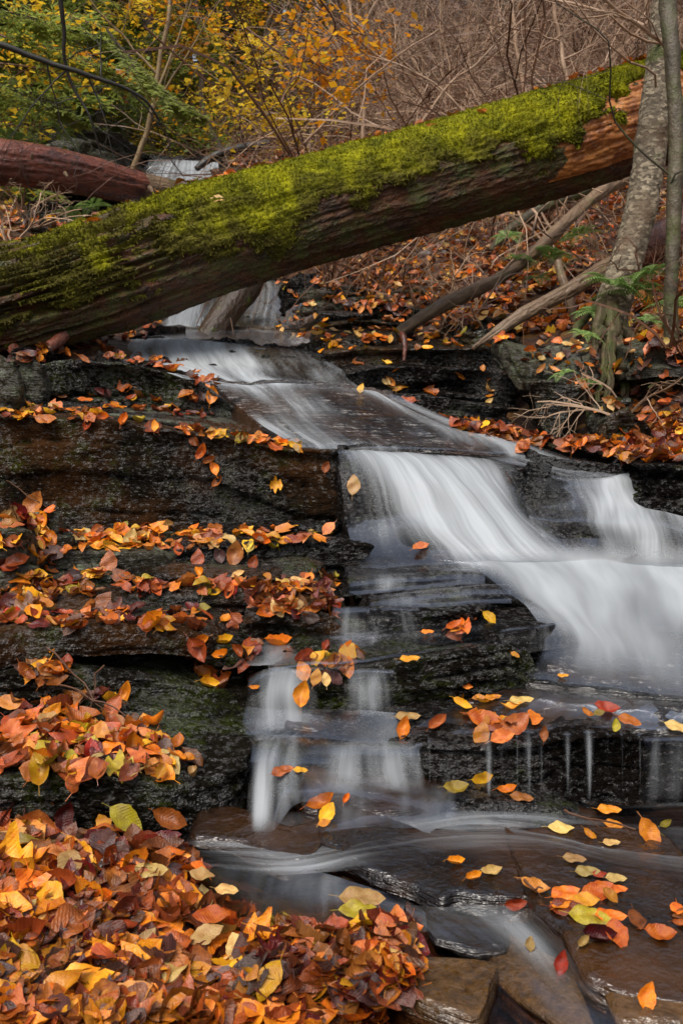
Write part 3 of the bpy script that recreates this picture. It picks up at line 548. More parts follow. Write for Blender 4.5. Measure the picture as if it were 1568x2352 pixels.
ribbon('dark sliding sheet with pale threads below the cascade', [
 [(480,872,4.32,.8),(560,884,4.28,.95),(640,880,4.28,.8),(730,885,4.28,.75),(830,895,4.22,.6),(870,900,4.2,.5),(900,905,4.2,.3)],
 [(520,905,4.1,.15),(585,900,4.1,.8),(660,897,4.1,.45),(760,902,4.1,.2),(870,915,4.1,.5),(920,925,4.1,.95),(960,930,4.1,.2)],
 [(560,940,3.9,.02),(615,932,3.9,.35),(690,930,3.9,.7),(790,935,3.9,.10),(900,945,3.9,.16),(985,955,3.9,1.),(1040,965,3.95,.2)],
 [(600,975,3.7,.8),(650,968,3.7,.7),(730,970,3.7,.45),(830,975,3.7,.08),(940,980,3.72,.12),(1050,985,3.75,.95),(1110,990,3.8,.3)],
 [(640,1000,3.55,1.),(690,1000,3.55,.8),(770,1002,3.55,.4),(860,1005,3.55,.12),(970,1008,3.6,.3),(1090,1015,3.6,.6),(1170,1012,3.65,.6)],
 [(680,1025,3.43,.4),(730,1028,3.43,.7),(810,1030,3.43,.6),(900,1030,3.43,.35),(1010,1032,3.45,.3),(1120,1040,3.48,.3),(1210,1045,3.5,.6)]], 'silk_soft', 90, 140, 'rock_slick', .02, .012, seed=7, dmul=1.1, thread=9)
# main fall
ribbon('great white fan of the main waterfall', [
 [(775,1034,3.42,.08),(812,1034,3.43,.6),(870,1036,3.44,.65),(950,1040,3.46,.55),(1040,1046,3.48,.5),(1120,1056,3.5,.6),(1180,1064,3.52,.2)],
 [(778,1052,3.36,.10),(828,1050,3.37,.65),(900,1054,3.37,.9),(985,1060,3.38,.9),(1070,1066,3.38,.85),(1150,1074,3.42,.7),(1190,1080,3.45,.15)],
 [(784,1110,3.28,.08),(850,1108,3.28,.42),(935,1110,3.25,.95),(1030,1112,3.2,1.05),(1110,1115,3.2,1.1),(1175,1120,3.25,.65),(1200,1125,3.3,.05)],
 [(792,1180,3.2,.06),(862,1178,3.2,.30),(960,1176,3.15,.9),(1070,1170,3.1,1.1),(1150,1172,3.1,1.15),(1205,1178,3.15,.75),(1240,1182,3.25,.1)],
 [(800,1225,3.12,.08),(880,1215,3.12,.6),(990,1212,3.05,.95),(1100,1222,3.0,1.15),(1195,1225,3.0,1.2),(1260,1225,3.05,1),(1310,1222,3.15,.2)],
 [(815,1275,3.0,.03),(900,1268,3.0,.2),(1030,1262,2.97,.6),(1150,1272,2.92,1.05),(1250,1275,2.9,1.2),(1325,1275,2.95,1.1),(1370,1275,3.05,.5)],
 [(830,1315,2.88,.08),(930,1306,2.9,.2),(1060,1305,2.87,.35),(1190,1315,2.82,.75),(1300,1315,2.8,1.2),(1385,1305,2.85,1.2),(1440,1300,2.95,.9)]], 'silk', 130, 170, 'rock_wet', .04, .02, seed=8, bstep=.02, thread=4.5, dmul=1.12)
# right flow behind and right falls
ribbon('pale current running behind the main fall to the right', [
 [(1040,985,3.78,.5),(1120,1005,3.74,.6),(1170,1012,3.7,.4),(1180,1006,3.75,0)],[(1060,1010,3.66,.3),(1130,1020,3.64,.6),(1200,1028,3.62,.85),(1230,1022,3.66,.1)],
 [(1090,1035,3.55,.2),(1170,1042,3.54,.5),(1260,1052,3.52,.9),(1300,1048,3.55,.2)],[(1120,1052,3.48,.4),(1210,1062,3.44,.6),(1330,1072,3.42,.75),(1400,1066,3.45,.3)],
 [(1180,1068,3.42,.2),(1290,1082,3.38,.5),(1400,1086,3.36,.65),(1470,1080,3.38,.4)],[(1270,1085,3.36,.3),(1330,1098,3.34,.5),(1430,1096,3.32,.6),(1490,1092,3.33,.4)]], 'silk_soft', 80, 60, 'rock_wet', .03, .008, seed=9, thread=6)
ribbon('right-hand white fall beside the border', [
 [(1180,1068,3.5,.0),(1240,1080,3.42,.1),(1290,1092,3.38,.3),(1345,1098,3.36,.75),(1400,1096,3.34,.7),(1450,1085,3.32,.8),(1500,1085,3.32,.5),(1580,1110,3.3,.0)],
 [(1190,1110,3.4,.0),(1250,1115,3.35,.12),(1305,1120,3.3,.4),(1355,1125,3.28,.8),(1410,1125,3.26,.75),(1460,1125,3.24,.85),(1510,1125,3.24,.7),(1590,1140,3.24,.1)],
 [(1200,1165,3.3,.0),(1260,1165,3.28,.1),(1320,1165,3.2,.5),(1370,1165,3.18,.95),(1420,1163,3.15,1),(1475,1160,3.12,1.),(1530,1165,3.12,1.),(1600,1180,3.12,.6)],
 [(1210,1190,3.2,.6),(1270,1195,3.15,.25),(1325,1200,3.1,.45),(1375,1200,3.05,.85),(1425,1198,3.0,1.),(1485,1195,2.98,1.1),(1545,1195,2.98,1.1),(1640,1210,2.98,1.)],
 [(1225,1225,3.15,.9),(1290,1235,3.1,.3),(1345,1245,3.05,.2),(1395,1245,3.0,.8),(1440,1245,2.95,.7),(1500,1240,2.92,1.0),(1565,1240,2.9,.95),(1660,1250,2.9,.9)],
 [(1240,1270,3.0,1.),(1310,1285,3.0,.9),(1365,1295,2.95,.4),(1415,1298,2.92,.75),(1455,1298,2.9,.6),(1515,1298,2.86,.9),(1585,1298,2.84,.9),(1680,1300,2.84,.9)],
 [(1250,1310,2.88,1.),(1330,1318,2.86,1.1),(1390,1320,2.84,1.),(1430,1322,2.82,1.1),(1470,1324,2.82,1.1),(1530,1325,2.8,1.1),(1600,1325,2.78,1.1),(1700,1325,2.78,1.)]], 'silk_soft', 130, 130, 'rock_wet', .07, .02, seed=10, thread=5, dmul=1.15)
# white run below
ribbon('broad milky rush spreading at the right', [
 [(980,1248,3.00,0),(1090,1248,2.95,0),(1230,1248,2.91,0),(1370,1250,2.93,0),(1470,1250,2.88,0),(1568,1250,2.85,0),(1700,1252,2.83,0)],
 [(1015,1275,2.95,.1),(1120,1276,2.90,.4),(1245,1278,2.87,.6),(1375,1280,2.88,.6),(1470,1281,2.85,.6),(1568,1282,2.82,.6),(1700,1284,2.81,.6)],
 [(1050,1303,2.92,.2),(1150,1303,2.88,.8),(1260,1307,2.85,1.1),(1380,1310,2.84,1.25),(1470,1312,2.84,1.25),(1568,1314,2.82,1.2),(1700,1315,2.8,1.1)],
 [(1110,1335,2.8,.1),(1190,1340,2.76,.75),(1290,1350,2.72,1.1),(1400,1355,2.7,1.1),(1490,1358,2.7,1.05),(1600,1358,2.68,1.),(1740,1358,2.66,1.)],
 [(1170,1385,2.66,.1),(1230,1400,2.62,.65),(1320,1405,2.58,1.1),(1420,1410,2.56,1.0),(1510,1410,2.55,1.05),(1620,1410,2.54,1.),(1760,1410,2.52,1.)],
 [(1215,1420,2.56,.45),(1275,1440,2.5,.75),(1350,1455,2.46,.95),(1440,1462,2.43,1.),(1530,1465,2.42,.95),(1640,1465,2.4,1.),(1780,1465,2.4,1.)],
 [(1250,1480,2.42,.08),(1310,1490,2.38,.45),(1380,1502,2.34,.8),(1460,1515,2.31,1.0),(1550,1520,2.29,1.1),(1660,1522,2.28,.8),(1800,1522,2.28,.8)],
 [(1240,1530,2.32,.02),(1300,1540,2.28,.3),(1380,1552,2.24,.5),(1470,1565,2.21,.7),(1560,1575,2.18,.85),(1680,1580,2.18,.5),(1820,1580,2.18,.5)],
 [(1200,1580,2.22,.0),(1280,1592,2.18,.12),(1380,1605,2.14,.2),(1480,1618,2.11,.3),(1580,1628,2.09,.45),(1700,1632,2.09,.4),(1840,1632,2.1,.4)]], 'mist', 130, 130, 'rock_slick', .06, .012, seed=11, lift=.03, pre=0, thread=2, dmul=1.12)
ribbon('thin dark sheet slipping to the trickle ledge', [
 [(1190,1570,2.26,.05),(1290,1588,2.21,.08),(1400,1600,2.17,.15),(1500,1612,2.13,.3),(1620,1625,2.11,.35),(1760,1632,2.1,.3)],
 [(1050,1615,2.17,.05),(1180,1640,2.1,.06),(1320,1645,2.07,.05),(1460,1650,2.05,.12),(1600,1660,2.04,.25),(1760,1662,2.03,.2)],
 [(930,1690,2.01,.05),(1100,1690,2.0,.05),(1250,1683,2.0,.05),(1400,1676,2.0,.05),(1568,1685,2.0,.2),(1760,1685,2.0,.15)]], 'film', 60, 90, 'rock_slick', .012, .014, seed=12)
# terrace water on the brown top
ribbon('thin brown water sliding over the central terrace', [
 [(600,1500,2.45,.25),(700,1470,2.5,.35),(820,1462,2.5,.25),(960,1450,2.5,.12),(1080,1440,2.48,.08),(1160,1440,2.45,.02)],
 [(610,1530,2.3,.3),(720,1505,2.33,.1),(850,1495,2.33,.06),(980,1480,2.33,.04),(1090,1468,2.33,.02),(1165,1462,2.33,.0)],
 [(620,1552,2.2,.4),(745,1538,2.195,.12),(875,1528,2.195,.05),(995,1508,2.215,.03),(1095,1492,2.235,.02),(1165,1483,2.255,.0)]], 'film', 40, 80, None, lift=.018, seed=13)
def fall(label, us, v0, v1, d0, d1, dens, mat='silk', flare=1.25, lift=.012, n=36, wob=.004, seed=0, curve=.3, thread=26):
    # a small fall: lip at v0, plunge to v1
    k = len(us); rows = []; uc = sum(us)/k
    for t, vv, dd, dn in ((0, 0, 0, .12), (.15, .05, .25, .6), (.45, .35, .6, .95), (.8, .78, .85, .85), (1., 1., 1., .35)):
        rows.append([((u - uc)*(1 + (flare - 1)*t) + uc, v0[i]*(1 - vv) + v1[i]*vv if hasattr(v0, '__len__') else v0*(1 - vv) + v1*vv, d0 + (d1 - d0)*dd, dens[i]*dn) for i, u in enumerate(us)])
    return ribbon(label, rows, mat, n, max(12, int(abs(us[-1] - us[0])*.5)), lift=lift, wob=wob, seed=seed, pre=0, post=0, dmul=.86, thread=thread)
fall('left thread of white water dropping beside the mossy rock', [575,605,640,680,722], [1560,1548,1540,1545,1552], [1690,1690,1690,1690,1690], 2.22, 2.08, [0,.75,1.0,.7,0], 'silk_soft', seed=21, thread=14)
fall('short veil over the ledge left of the central rock', [795,815,850,880,905], [1545]*5, [1645]*5, 2.2, 2.1, [0,.8,1.,.7,0], 'silk_soft', seed=22, thread=14)
fall('milky column landing in the left of the pool', [575,600,640,680,720,760], [1700]*6, [1925,1925,1915,1860,1850,1840], 2.02, 1.72, [0,1.0,.95,.55,.3,0], 'silk_soft', 1.15, seed=23)
fall('middle small fall in two threads above the pool', [700,760,810,850,890,925,955], [1712]*7, [1830]*7, 2.0, 1.84, [0,.45,.7,.6,1.2,.9,0], 'silk_soft', seed=24, thread=14)
fall('veil wrapping the rounded rock in the pool', [690,740,800,860,920,990,1050], [1775,1775,1780,1790,1800,1810,1815], [1930,1925,1915,1910,1915,1915,1910], 1.95, 1.70, [0,.3,.45,.22,.35,.55,0], 'silk_soft', 1.05, seed=25, thread=12)
fall('small spill over the black step at centre', [850,875,905,940,965], [1405]*5, [1465]*5, 2.48, 2.42, [0,.5,.3,.25,0], seed=26)
fall('little clear spill beside the wet block', [765,785,815,850,865], [1400]*5, [1470]*5, 2.55, 2.45, [0,.3,.45,.35,0], seed=27)
fall('thin veil slipping over the topmost black step', [800,850,910,980,1050,1110], [1336,1330,1326,1322,1316,1318], [1376,1372,1366,1360,1352,1350], 2.76, 2.64, [0,.35,.5,.35,.55,.3], 'silk_soft', 1.02, seed=61, thread=12)
fall('thin veil slipping over the second black step', [845,900,960,1030,1100,1170], [1382,1374,1366,1358,1350,1350], [1408,1406,1404,1400,1394,1392], 2.60, 2.48, [0,.5,.4,.45,.3,.2], 'silk_soft', 1.02, seed=62, thread=12)
fall('thin veil over the slab that juts into the rush', [1140,1180,1220,1260,1300], [1456,1450,1446,1440,1432], [1510,1508,1502,1496,1490], 2.40, 2.34, [0,.25,.35,.5,.7], 'silk_soft', 1.03, seed=63, thread=10)
ribbon('sheet of water feeding the thin black steps', [[(790,1310,2.92,.2),(880,1306,2.92,.4),(980,1303,2.92,.4),(1120,1300,2.92,.7)],[(795,1334,2.76,.3),(880,1328,2.76,.4),(980,1322,2.78,.3),(1110,1316,2.82,.5)]], 'mist', 20, 60, None, lift=.014, seed=64, pre=0, post=0, thread=6)
ribbon('run of water gathering above the left small fall', [[(600,1480,2.50,.3),(700,1470,2.50,.7),(820,1466,2.50,.6),(880,1464,2.5,.3)],[(575,1515,2.36,.4),(640,1508,2.36,.8),(740,1502,2.36,.4),(860,1496,2.36,.2)],[(570,1550,2.22,.5),(610,1545,2.22,.9),(680,1540,2.22,.7),(730,1540,2.22,.2)]], 'mist', 30, 60, None, lift=.02, seed=65, pre=0, post=0, thread=7)
ribbon('soft sheet of water crossing the step between the small falls', [
 [(560,1632,2.16,0),(600,1635,2.15,.5),(645,1638,2.14,1.),(700,1640,2.13,.6),(780,1640,2.13,.25),(850,1640,2.12,.7),(910,1645,2.1,.3),(950,1650,2.08,0)],
 [(555,1668,2.09,0),(600,1670,2.08,.7),(645,1672,2.08,1.1),(700,1672,2.07,.6),(780,1674,2.06,.2),(850,1674,2.06,.6),(915,1678,2.05,.35),(955,1685,2.04,0)],
 [(560,1700,2.03,0),(600,1705,2.03,.6),(645,1708,2.02,.8),(700,1710,2.01,.4),(780,1714,1.99,.4),(850,1716,1.98,.8),(915,1718,1.98,.5),(955,1720,1.98,0)]], 'mist', 40, 100, None, lift=.012, seed=46, pre=0, post=.02, dmul=.8, thread=8)
ribbon('milky water settling around the rounded rock', [
 [(560,1880,1.84,0),(610,1885,1.83,.8),(680,1880,1.83,.5),(780,1890,1.80,.25),(880,1890,1.80,.4),(980,1885,1.81,.5),(1060,1870,1.85,.6),(1120,1862,1.87,0)],
 [(545,1915,1.76,0),(600,1922,1.75,.9),(680,1925,1.74,.5),(780,1925,1.73,.35),(880,1915,1.75,.4),(980,1905,1.77,.7),(1080,1895,1.79,.9),(1150,1890,1.80,0)],
 [(530,1950,1.69,0),(600,1960,1.67,.5),(680,1965,1.66,.4),(780,1955,1.68,.2),(880,1945,1.70,.3),(990,1930,1.72,.5),(1100,1920,1.74,.6),(1180,1915,1.75,0)]], 'mist', 40, 100, None, lift=.014, seed=47, pre=0, post=0, dmul=.62, thread=8)
tl = [(1120,1700,1835,26,.75),(1150,1700,1830,8,.3),(1185,1705,1830,7,.35),(1212,1695,1835,24,.75),(1240,1700,1835,14,.6),(1300,1700,1825,18,.5),(1350,1695,1840,22,.85),(1392,1700,1830,6,.25),(1465,1700,1830,9,.45),(960,1720,1790,16,.5),(985,1715,1800,7,.25),(1425,1700,1825,6,.25)]
for i, (u, a, b, w, dn) in enumerate(tl):
    names = ['broad trickle nearest the leaf cluster', 'hair-thin trickle below the crinkled leaf', 'thin trickle left of the double one', 'wide trickle with a partner close by', 'narrow partner of the wide trickle', 'faint trickle mid-ledge', 'strong straight trickle right of centre', 'fine drip under the greenish leaf', 'last single trickle before the border veil', 'short trickle by the pale hanging leaf', 'tiny drip right of the short trickle', 'fine drip between strong trickle and veil']
    fall(names[i], [u-w*.75, u-w*.4, u, u+w*.4, u+w*.75], [a-8]*5, [b]*5, 1.965, 1.885, [0, dn*.35, dn, dn*.35, 0], 'silk', .42, seed=30+i, n=24, thread=0)
fall('pale veil at the right border below the ledge', [1475,1500,1530,1568,1640], [1700]*5, [1850]*5, 1.98, 1.86, [0,.4,.5,.35,0], 'silk_soft', seed=45)
# pools
ribbon('lower stream swirling between the brown slabs', [
 [(430,1905,1.80,0),(600,1905,1.80,.2),(760,1900,1.80,.2),(920,1890,1.84,.25),(1080,1872,1.86,.2),(1250,1862,1.88,.12),(1420,1862,1.88,.2),(1568,1860,1.89,.25),(1750,1860,1.9,.2)],
 [(400,1940,1.72,0),(560,1938,1.71,.6),(760,1935,1.72,.2),(920,1925,1.74,.5),(1080,1905,1.77,.75),(1250,1915,1.77,.55),(1420,1935,1.74,.25),(1568,1950,1.72,.3),(1750,1950,1.72,.3)],
 [(390,1985,1.62,0),(560,1985,1.62,.5),(700,1992,1.61,.9),(880,1955,1.66,.3),(1060,1940,1.68,.6),(1230,1950,1.66,.55),(1400,1985,1.62,.5),(1568,2010,1.58,.6),(1750,2030,1.56,.3)],
 [(370,2040,1.54,0),(560,2030,1.55,.2),(720,2025,1.55,.7),(880,2010,1.58,.08),(1060,1995,1.60,.08),(1230,2000,1.59,.08),(1400,2020,1.565,.1),(1568,2040,1.54,.1),(1750,2060,1.52,.1)]], 'stream', 90, 150, None, seed=51, lift=.016, wob=.004, dmul=.85, flip=True, thread=16, pre=0, post=0)
ribbon('calm brown pool with a faint swirl at lower left', [
 [(380,2000,1.60,0),(560,1995,1.61,.3),(700,1998,1.60,.8),(820,2030,1.56,.25),(930,2065,1.5,.15)],
 [(360,2060,1.52,0),(540,2060,1.52,.05),(680,2060,1.52,.5),(820,2080,1.5,.5),(980,2100,1.46,.35)],
 [(340,2120,1.44,0),(540,2120,1.44,.02),(680,2120,1.44,.08),(820,2130,1.43,.12),(990,2140,1.41,.5)]], 'silk_soft', 50, 70, None, seed=52, wob=.003, dmul=.8, thread=9, pre=0, post=0)
ribbon('fast pale streams weaving to the bottom right', [
 [(900,2090,1.47,.3),(1000,2100,1.455,.55),(1120,2095,1.46,.25),(1230,2105,1.45,.3)],
 [(960,2130,1.41,.45),(1060,2135,1.405,.35),(1160,2140,1.40,.55),(1260,2150,1.39,.2)],
 [(1010,2180,1.35,.1),(1110,2180,1.35,.15),(1210,2190,1.335,.5),(1300,2200,1.325,.2)],
 [(1080,2240,1.275,.02),(1180,2245,1.27,.1),(1250,2250,1.265,.35),(1340,2270,1.25,.2)],
 [(1150,2310,1.20,.0),(1230,2315,1.2,.05),(1310,2320,1.19,.2),(1400,2330,1.18,.1)],
 [(1200,2400,1.12,.0),(1280,2400,1.12,.02),(1360,2400,1.12,.1),(1450,2400,1.12,.05)]], 'silk_soft', 70, 60, None, seed=53, wob=.003, lift=.012, dmul=.9, thread=9, pre=0, post=0)
def flat(label, z, pts):
    V = np.array([(x, y, z) for x, y in pts]); me = bpy.data.meshes.new('water'); me.from_pydata([tuple(v) for v in V], [], [list(range(len(V)))]); me.materials.append(M['pool'])
    o = link('water', me); tag(o, label, 'water', kind='structure')
    global WN
    WV.append(V); WF.append(np.array([[0, 1, 2, 3]]) + WN); WN += len(V)
flat('clear tea-brown pool water lying over the stones', -.942, [(-1.2, .3), (2.2, .3), (2.2, 1.92), (-1.2, 1.92)])
print('water', time.time() - T0)
# ------------------------------------------------------------------ logs
WOODV, WOODF, WOODN = [], [], 0
def solid_wood(V, F):
    global WOODN
    solid(V, F); V = np.asarray(V).reshape(-1, 3); WOODV.append(V); WOODF.append(np.asarray(F) + WOODN); WOODN += len(V)
def thing(name, loc, label, cat, group=None):
    o = bpy.data.objects.new(name, None); o.empty_display_size = .1; col.objects.link(o); o.location = loc
    tag(o, label, cat, group); return o
def child(name, me, root):
    o = bpy.data.objects.new(name, me); col.objects.link(o); o.parent = root
    o.matrix_parent_inverse = Matrix.Translation(-Vector(root.location)); return o
def log_grid(ctrl, n, m, seed, ridge_amp=.02, ridge_sc=9, big=.03):
    # ctrl: u, v, d, radius in metres
    A = np.array([list(P(*c[:3])) + [c[3]] for c in ctrl]); C = catmull(A, n); c = C[:, :3]; r = C[:, 3]
    t = np.gradient(c, axis=0); t /= np.linalg.norm(t, axis=1)[:, None]
    up = np.array([0, 0, 1.]); a = np.cross(t, up); a /= np.linalg.norm(a, axis=1)[:, None]; b = np.cross(a, t)
    th = np.linspace(0, 2*math.pi, m, endpoint=False)   # 0 = a side, pi/2 = up
    L = np.concatenate([[0], np.cumsum(np.linalg.norm(np.diff(c, axis=0), axis=1))])
    N = np.cos(th)[None, :, None]*a[:, None] + np.sin(th)[None, :, None]*b[:, None]
    q = np.stack(np.broadcast_arrays(L[:, None]*1.1, np.cos(th)[None]*1.0*r[:, None].mean()*ridge_sc, np.sin(th)[None]*r.mean()*ridge_sc), -1)
    rg = fbm(q, 1.6, 4, seed) + fbm(q*np.array([2.2, 1, 1]), 7, 3, seed + 8)*.45 + np.clip(ridge(q*np.array([3.5, 1, 1]), 3.1, 2, seed + 19) - .82, 0, 1)*-2.2
    pos = c[:, None] + N*r[:, None, None]
    rad = r[:, None] + rg*ridge_amp + fbm(pos, 1.7, 3, seed + 3)*big
    UV = np.stack(np.broadcast_arrays(th[None]/6.2832*r.mean()*6.28, L[:, None]), -1)
    return c, N, rad, th, L, UV, t
LOG = [(a, b + 3, c, d*(.97 if a < 300 or a > 1250 else 1.0)) for a, b, c, d in [(-330,745,4.55,.33),(-60,708,4.85,.315),(120,668,5.0,.31),(300,612,5.1,.308),(480,552,5.2,.305),(700,488,5.35,.302),(950,420,5.5,.305),(1200,351,5.65,.315),(1380,298,5.75,.318),(1500,262,5.82,.31),(1575,240,5.9,.30)]]
n, m = 620, 300
c, N, rad, th, L, UV, tt = log_grid(LOG, n, m, 5, .022, 10, .02)
uu_ = np.linspace(0, 1, n)[:, None]
upx = np.interp(uu_[:, 0], np.linspace(0, 1, len(LOG)), [q[0] for q in LOG])[:, None]
sth = np.sin(th)[None]; front = np.cos(th)[None]   # +a side faces the camera when a.y < 0
side = -1 if N[n//2, 0, 1] > 0 else 1
fr = front*side
deep = np.clip((500 - upx)/400, 0, 1)      # left end deeply grooved
P0 = c[:, None] + N*rad[..., None]
gq = np.stack(np.broadcast_arrays(L[:, None]*.55, np.cos(th)[None]*2.4, np.sin(th)[None]*2.4), -1)
groove = np.clip(ridge(gq, 1.5, 3, 77) - .55, 0, 1)*.16*(.15 + deep)
rad = rad - groove
bare = np.clip((upx - 1190)/60, 0, 1)*np.clip((fr > 0)*1., 0, 1)
flk = fbm(P0, 3.2, 4, 31)
# moss boundary along the visible side in sin(theta)
bnd = np.interp(upx[:, 0], [-300, 0, 150, 300, 500, 680, 720, 900, 1100, 1220, 1330, 1420, 1500], [-.1, -.25, -.35, -.35, -.2, -.05, .14, .20, .08, .22, .58, .85, .7])[:, None]
mk = np.minimum((sth - bnd + .42)*1.55, np.interp(upx, [0, 150, 300, 520, 760], [.8, .85, .9, 1.0, 3])) + flk*1.15 + fbm(P0, 11, 3, 41)*.7 - np.clip(ridge(gq*np.array([1, 1.6, 1.6]), 2.0, 3, 85) - .45, 0, 1)*np.interp(upx, [0, 300, 600], [2.6, 1.6, .3])
patch = np.interp(upx[:, 0], [-300, 0, 150, 260, 520, 760], [-1.1, -.85, -.55, -.05, .15, .6])[:, None]
mk = np.where(fr < 0, (sth - .2)*2.5 + flk*.5, mk)
mk = mk - np.clip(.45 - patch, 0, 1)*(ridge(gq, 2.2, 3, 80) < .25)*.9
mk = mk - np.clip(.6 - patch, 0, 2)*.25
mk2 = mk.copy()
mask = np.clip(mk*3.2, 0, 1); mask = mask*mask*(3 - 2*mask)
root = thing('mossy_log', tuple(c[60] - np.array([0, 0, .3])), 'huge moss-covered fallen log lying diagonally across the whole stream', 'log')
F = grid_faces(n, m, True); VB = c[:, None] + N*rad[..., None]
midx = ((upx > 1190 + flk*160) & (mk < .1) & (sth > -.75)).reshape(n, m)[:-1, :].ravel().astype(int)
capc = VB[-1].mean(0)
child('bark', mesh_np('bark', VB.reshape(-1, 3), F, UV.reshape(-1, 2), {}, [M['log'], M['log_bare']], midx), root)
MBc = MB(); i = np.arange(m)
cap0 = np.vstack([VB[-1], VB[-1]*.5 + capc*.5 + tt[-1]*-.05, capc[None] + tt[-1]*-.1]); 
MBc.add(cap0, np.vstack([np.stack([i, (i+1) % m, m + (i+1) % m, m + i], -1), np.stack([m + i, m + (i+1) % m, np.full(m, 2*m), m + i], -1)]))
child('broken_end', MBc.mesh('broken_end', M['log_bare']), root)
solid_wood(VB.reshape(-1, 3), F); LOGI = len(SV) - 1
lump = fbm(P0, 9, 4, 51)*.5 + fbm(P0, 26, 3, 57)*.35 + fbm(P0, 60, 2, 58)*.22
mr = rad + groove*.8 - .02 + mask*(.030 + lump*.026)
VM = c[:, None] + N*mr[..., None]
keep = (np.maximum.reduce([mask[:-1], mask[1:], np.roll(mask, -1, 1)[:-1], np.roll(mask, -1, 1)[1:]]) > .01).ravel()
dullv = np.clip(.5 - (patch + flk*1.3 + fbm(P0, 8, 3, 91)*.8 + (sth - .45)*1.1 - .15)*1.4, 0, 1)*np.ones((n, m))
rn = np.clip(.5 + fbm(P0, 5, 3, 61)*.9 + fbm(P0, 40, 2, 62)*.4, 0, 1)
mo = child('moss', mesh_np('moss', VM.reshape(-1, 3), F[keep], UV.reshape(-1, 2), {'rnd': rn.ravel(), 'dull': dullv.ravel()}, [M['moss']]), root)
# tufts: short blades standing on the cushion and hanging at its lower rim
cand = np.argwhere(mask > .35); sel = cand[RNG.integers(0, len(cand), 90000)]
fi = fr[0, sel[:, 1]]; sel = sel[(fi > -.35)]
bp = VM[sel[:, 0], sel[:, 1]]; bn_ = N[sel[:, 0], sel[:, 1]]; k = len(sel)
sz = RNG.uniform(.006, .016, k)*np.where(mk[sel[:, 0], sel[:, 1]] < .3, 1.7, 1)
d = bn_*RNG.uniform(.3, 1., k)[:, None] + RNG.normal(0, .45, (k, 3)) + np.array([0, 0, -.55])*(1 - np.clip(sth[0, sel[:, 1]], 0, 1))[:, None]
d /= np.linalg.norm(d, axis=1)[:, None]; w = np.cross(d, RNG.normal(0, 1, (k, 3))); w /= np.linalg.norm(w, axis=1)[:, None]
w *= (sz*.22)[:, None]; tip = bp + d*sz[:, None]
TV = np.stack([bp - w, bp + w, tip + w*.3, tip - w*.3], 1).reshape(-1, 3); TF = np.arange(4*k).reshape(-1, 4)
tr = np.repeat(np.clip(RNG.uniform(.1, 1, k)*.6 + rn[sel[:, 0], sel[:, 1]]*.4, 0, 1), 4)
dull = np.repeat(dullv[sel[:, 0], sel[:, 1]], 4)
tf = child('moss_tufts', mesh_np('moss_tufts', TV, TF, None, {'rnd': tr, 'dull': dull}, [M['moss']], None, False), mo)
tf.matrix_parent_inverse = Matrix.Identity(4)
def simple_log(label, ctrl, mat, seed, n=160, m=60, amp=.01, rsc=10, big=.01, name='fallen_log', cat='log', end=None, mats=None, pick=None, group=None):
    c, N, rad, th, L, UV, t = log_grid(ctrl, n, m, seed, amp, rsc, big)
    V = c[:, None] + N*rad[..., None]; i = np.arange(m); F = grid_faces(n, m, True)
    root = thing(name, tuple(c[0]), label, cat, group)
    mi = None
    if pick is not None: mi = (pick(np.linspace(0, 1, n)[:-1, None] + fbm(V[:-1], 3, 3, seed)*.12, th[None]) *1).ravel().astype(int)
    child('bark', mesh_np('bark', V.reshape(-1, 3), F, UV.reshape(-1, 2), {}, [M[x] for x in (mats or [mat])], mi), root)
    for j, nm in ((0, 'end_grain'), (n - 1, 'end_grain')):
        cc = V[j].mean(0); b = MB(); jag = V[j] + t[j]*(fbm(V[j], 20, 2, seed)*.03)[:, None]
        b.add(np.vstack([V[j], jag*.6 + cc*.4, cc[None]]), np.vstack([np.stack([i, (i+1) % m, m + (i+1) % m, m + i], -1), np.stack([m + i, m + (i+1) % m, np.full(m, 2*m), m + i], -1)]))
        child(nm, b.mesh(nm, M[end or mat]), root)
    solid_wood(V.reshape(-1, 3), F); return root
simple_log('red-brown barkless log sloping down from the left border', [(-260,345,6.6,.175),(-60,368,6.85,.172),(80,382,7.1,.168),(200,404,7.4,.155),(320,432,7.8,.128),(420,450,8.2,.105),(500,468,8.5,.09)], 'log_red', 11, 260, 110, .016, 14, .012, end='log_bare', mats=['log_red', 'stick'], pick=lambda s, th: (s > .66))
RL = [o for o in bpy.data.objects if o.get('label', '').startswith('red-brown barkless log')][0]
for (u, v, d, u2, v2, d2, r) in ((345, 432, 7.62, 352, 442, 7.45, .028), (432, 452, 8.1, 440, 462, 7.95, .022), (150, 398, 7.05, 156, 406, 6.92, .02), (70, 372, 6.95, 76, 352, 6.9, .018)):
    mb = MB(); a, b = np.array(P(u, v, d)), np.array(P(u2, v2, d2)); mb.tube(np.linspace(a, b, 5), np.linspace(r*.8, r*.3, 5), 10, .3, True); child('branch_stub', mb.mesh('branch_stub', M['stick']), RL)
simple_log('short mossy log propped upright in the falls under the big log', [(478,780,7.7,.118),(500,745,7.75,.12),(530,705,7.85,.125),(565,665,7.95,.12),(590,620,8.05,.11)], 'log_wet', 13, 120, 60, .012, 8, .012, end='log_bare')
simple_log('long thin mossy branch slanting down the right bank', [(905,772,5.7,.030),(940,748,5.8,.034),(1010,705,6.0,.04),(1090,668,6.15,.042),(1170,625,6.3,.044),(1240,568,6.6,.048),(1300,510,6.9,.05),(1380,440,7.3,.052),(1480,385,7.6,.055)], 'stick', 15, 220, 40, .012, 12, .02, name='fallen_branch', cat='branch')
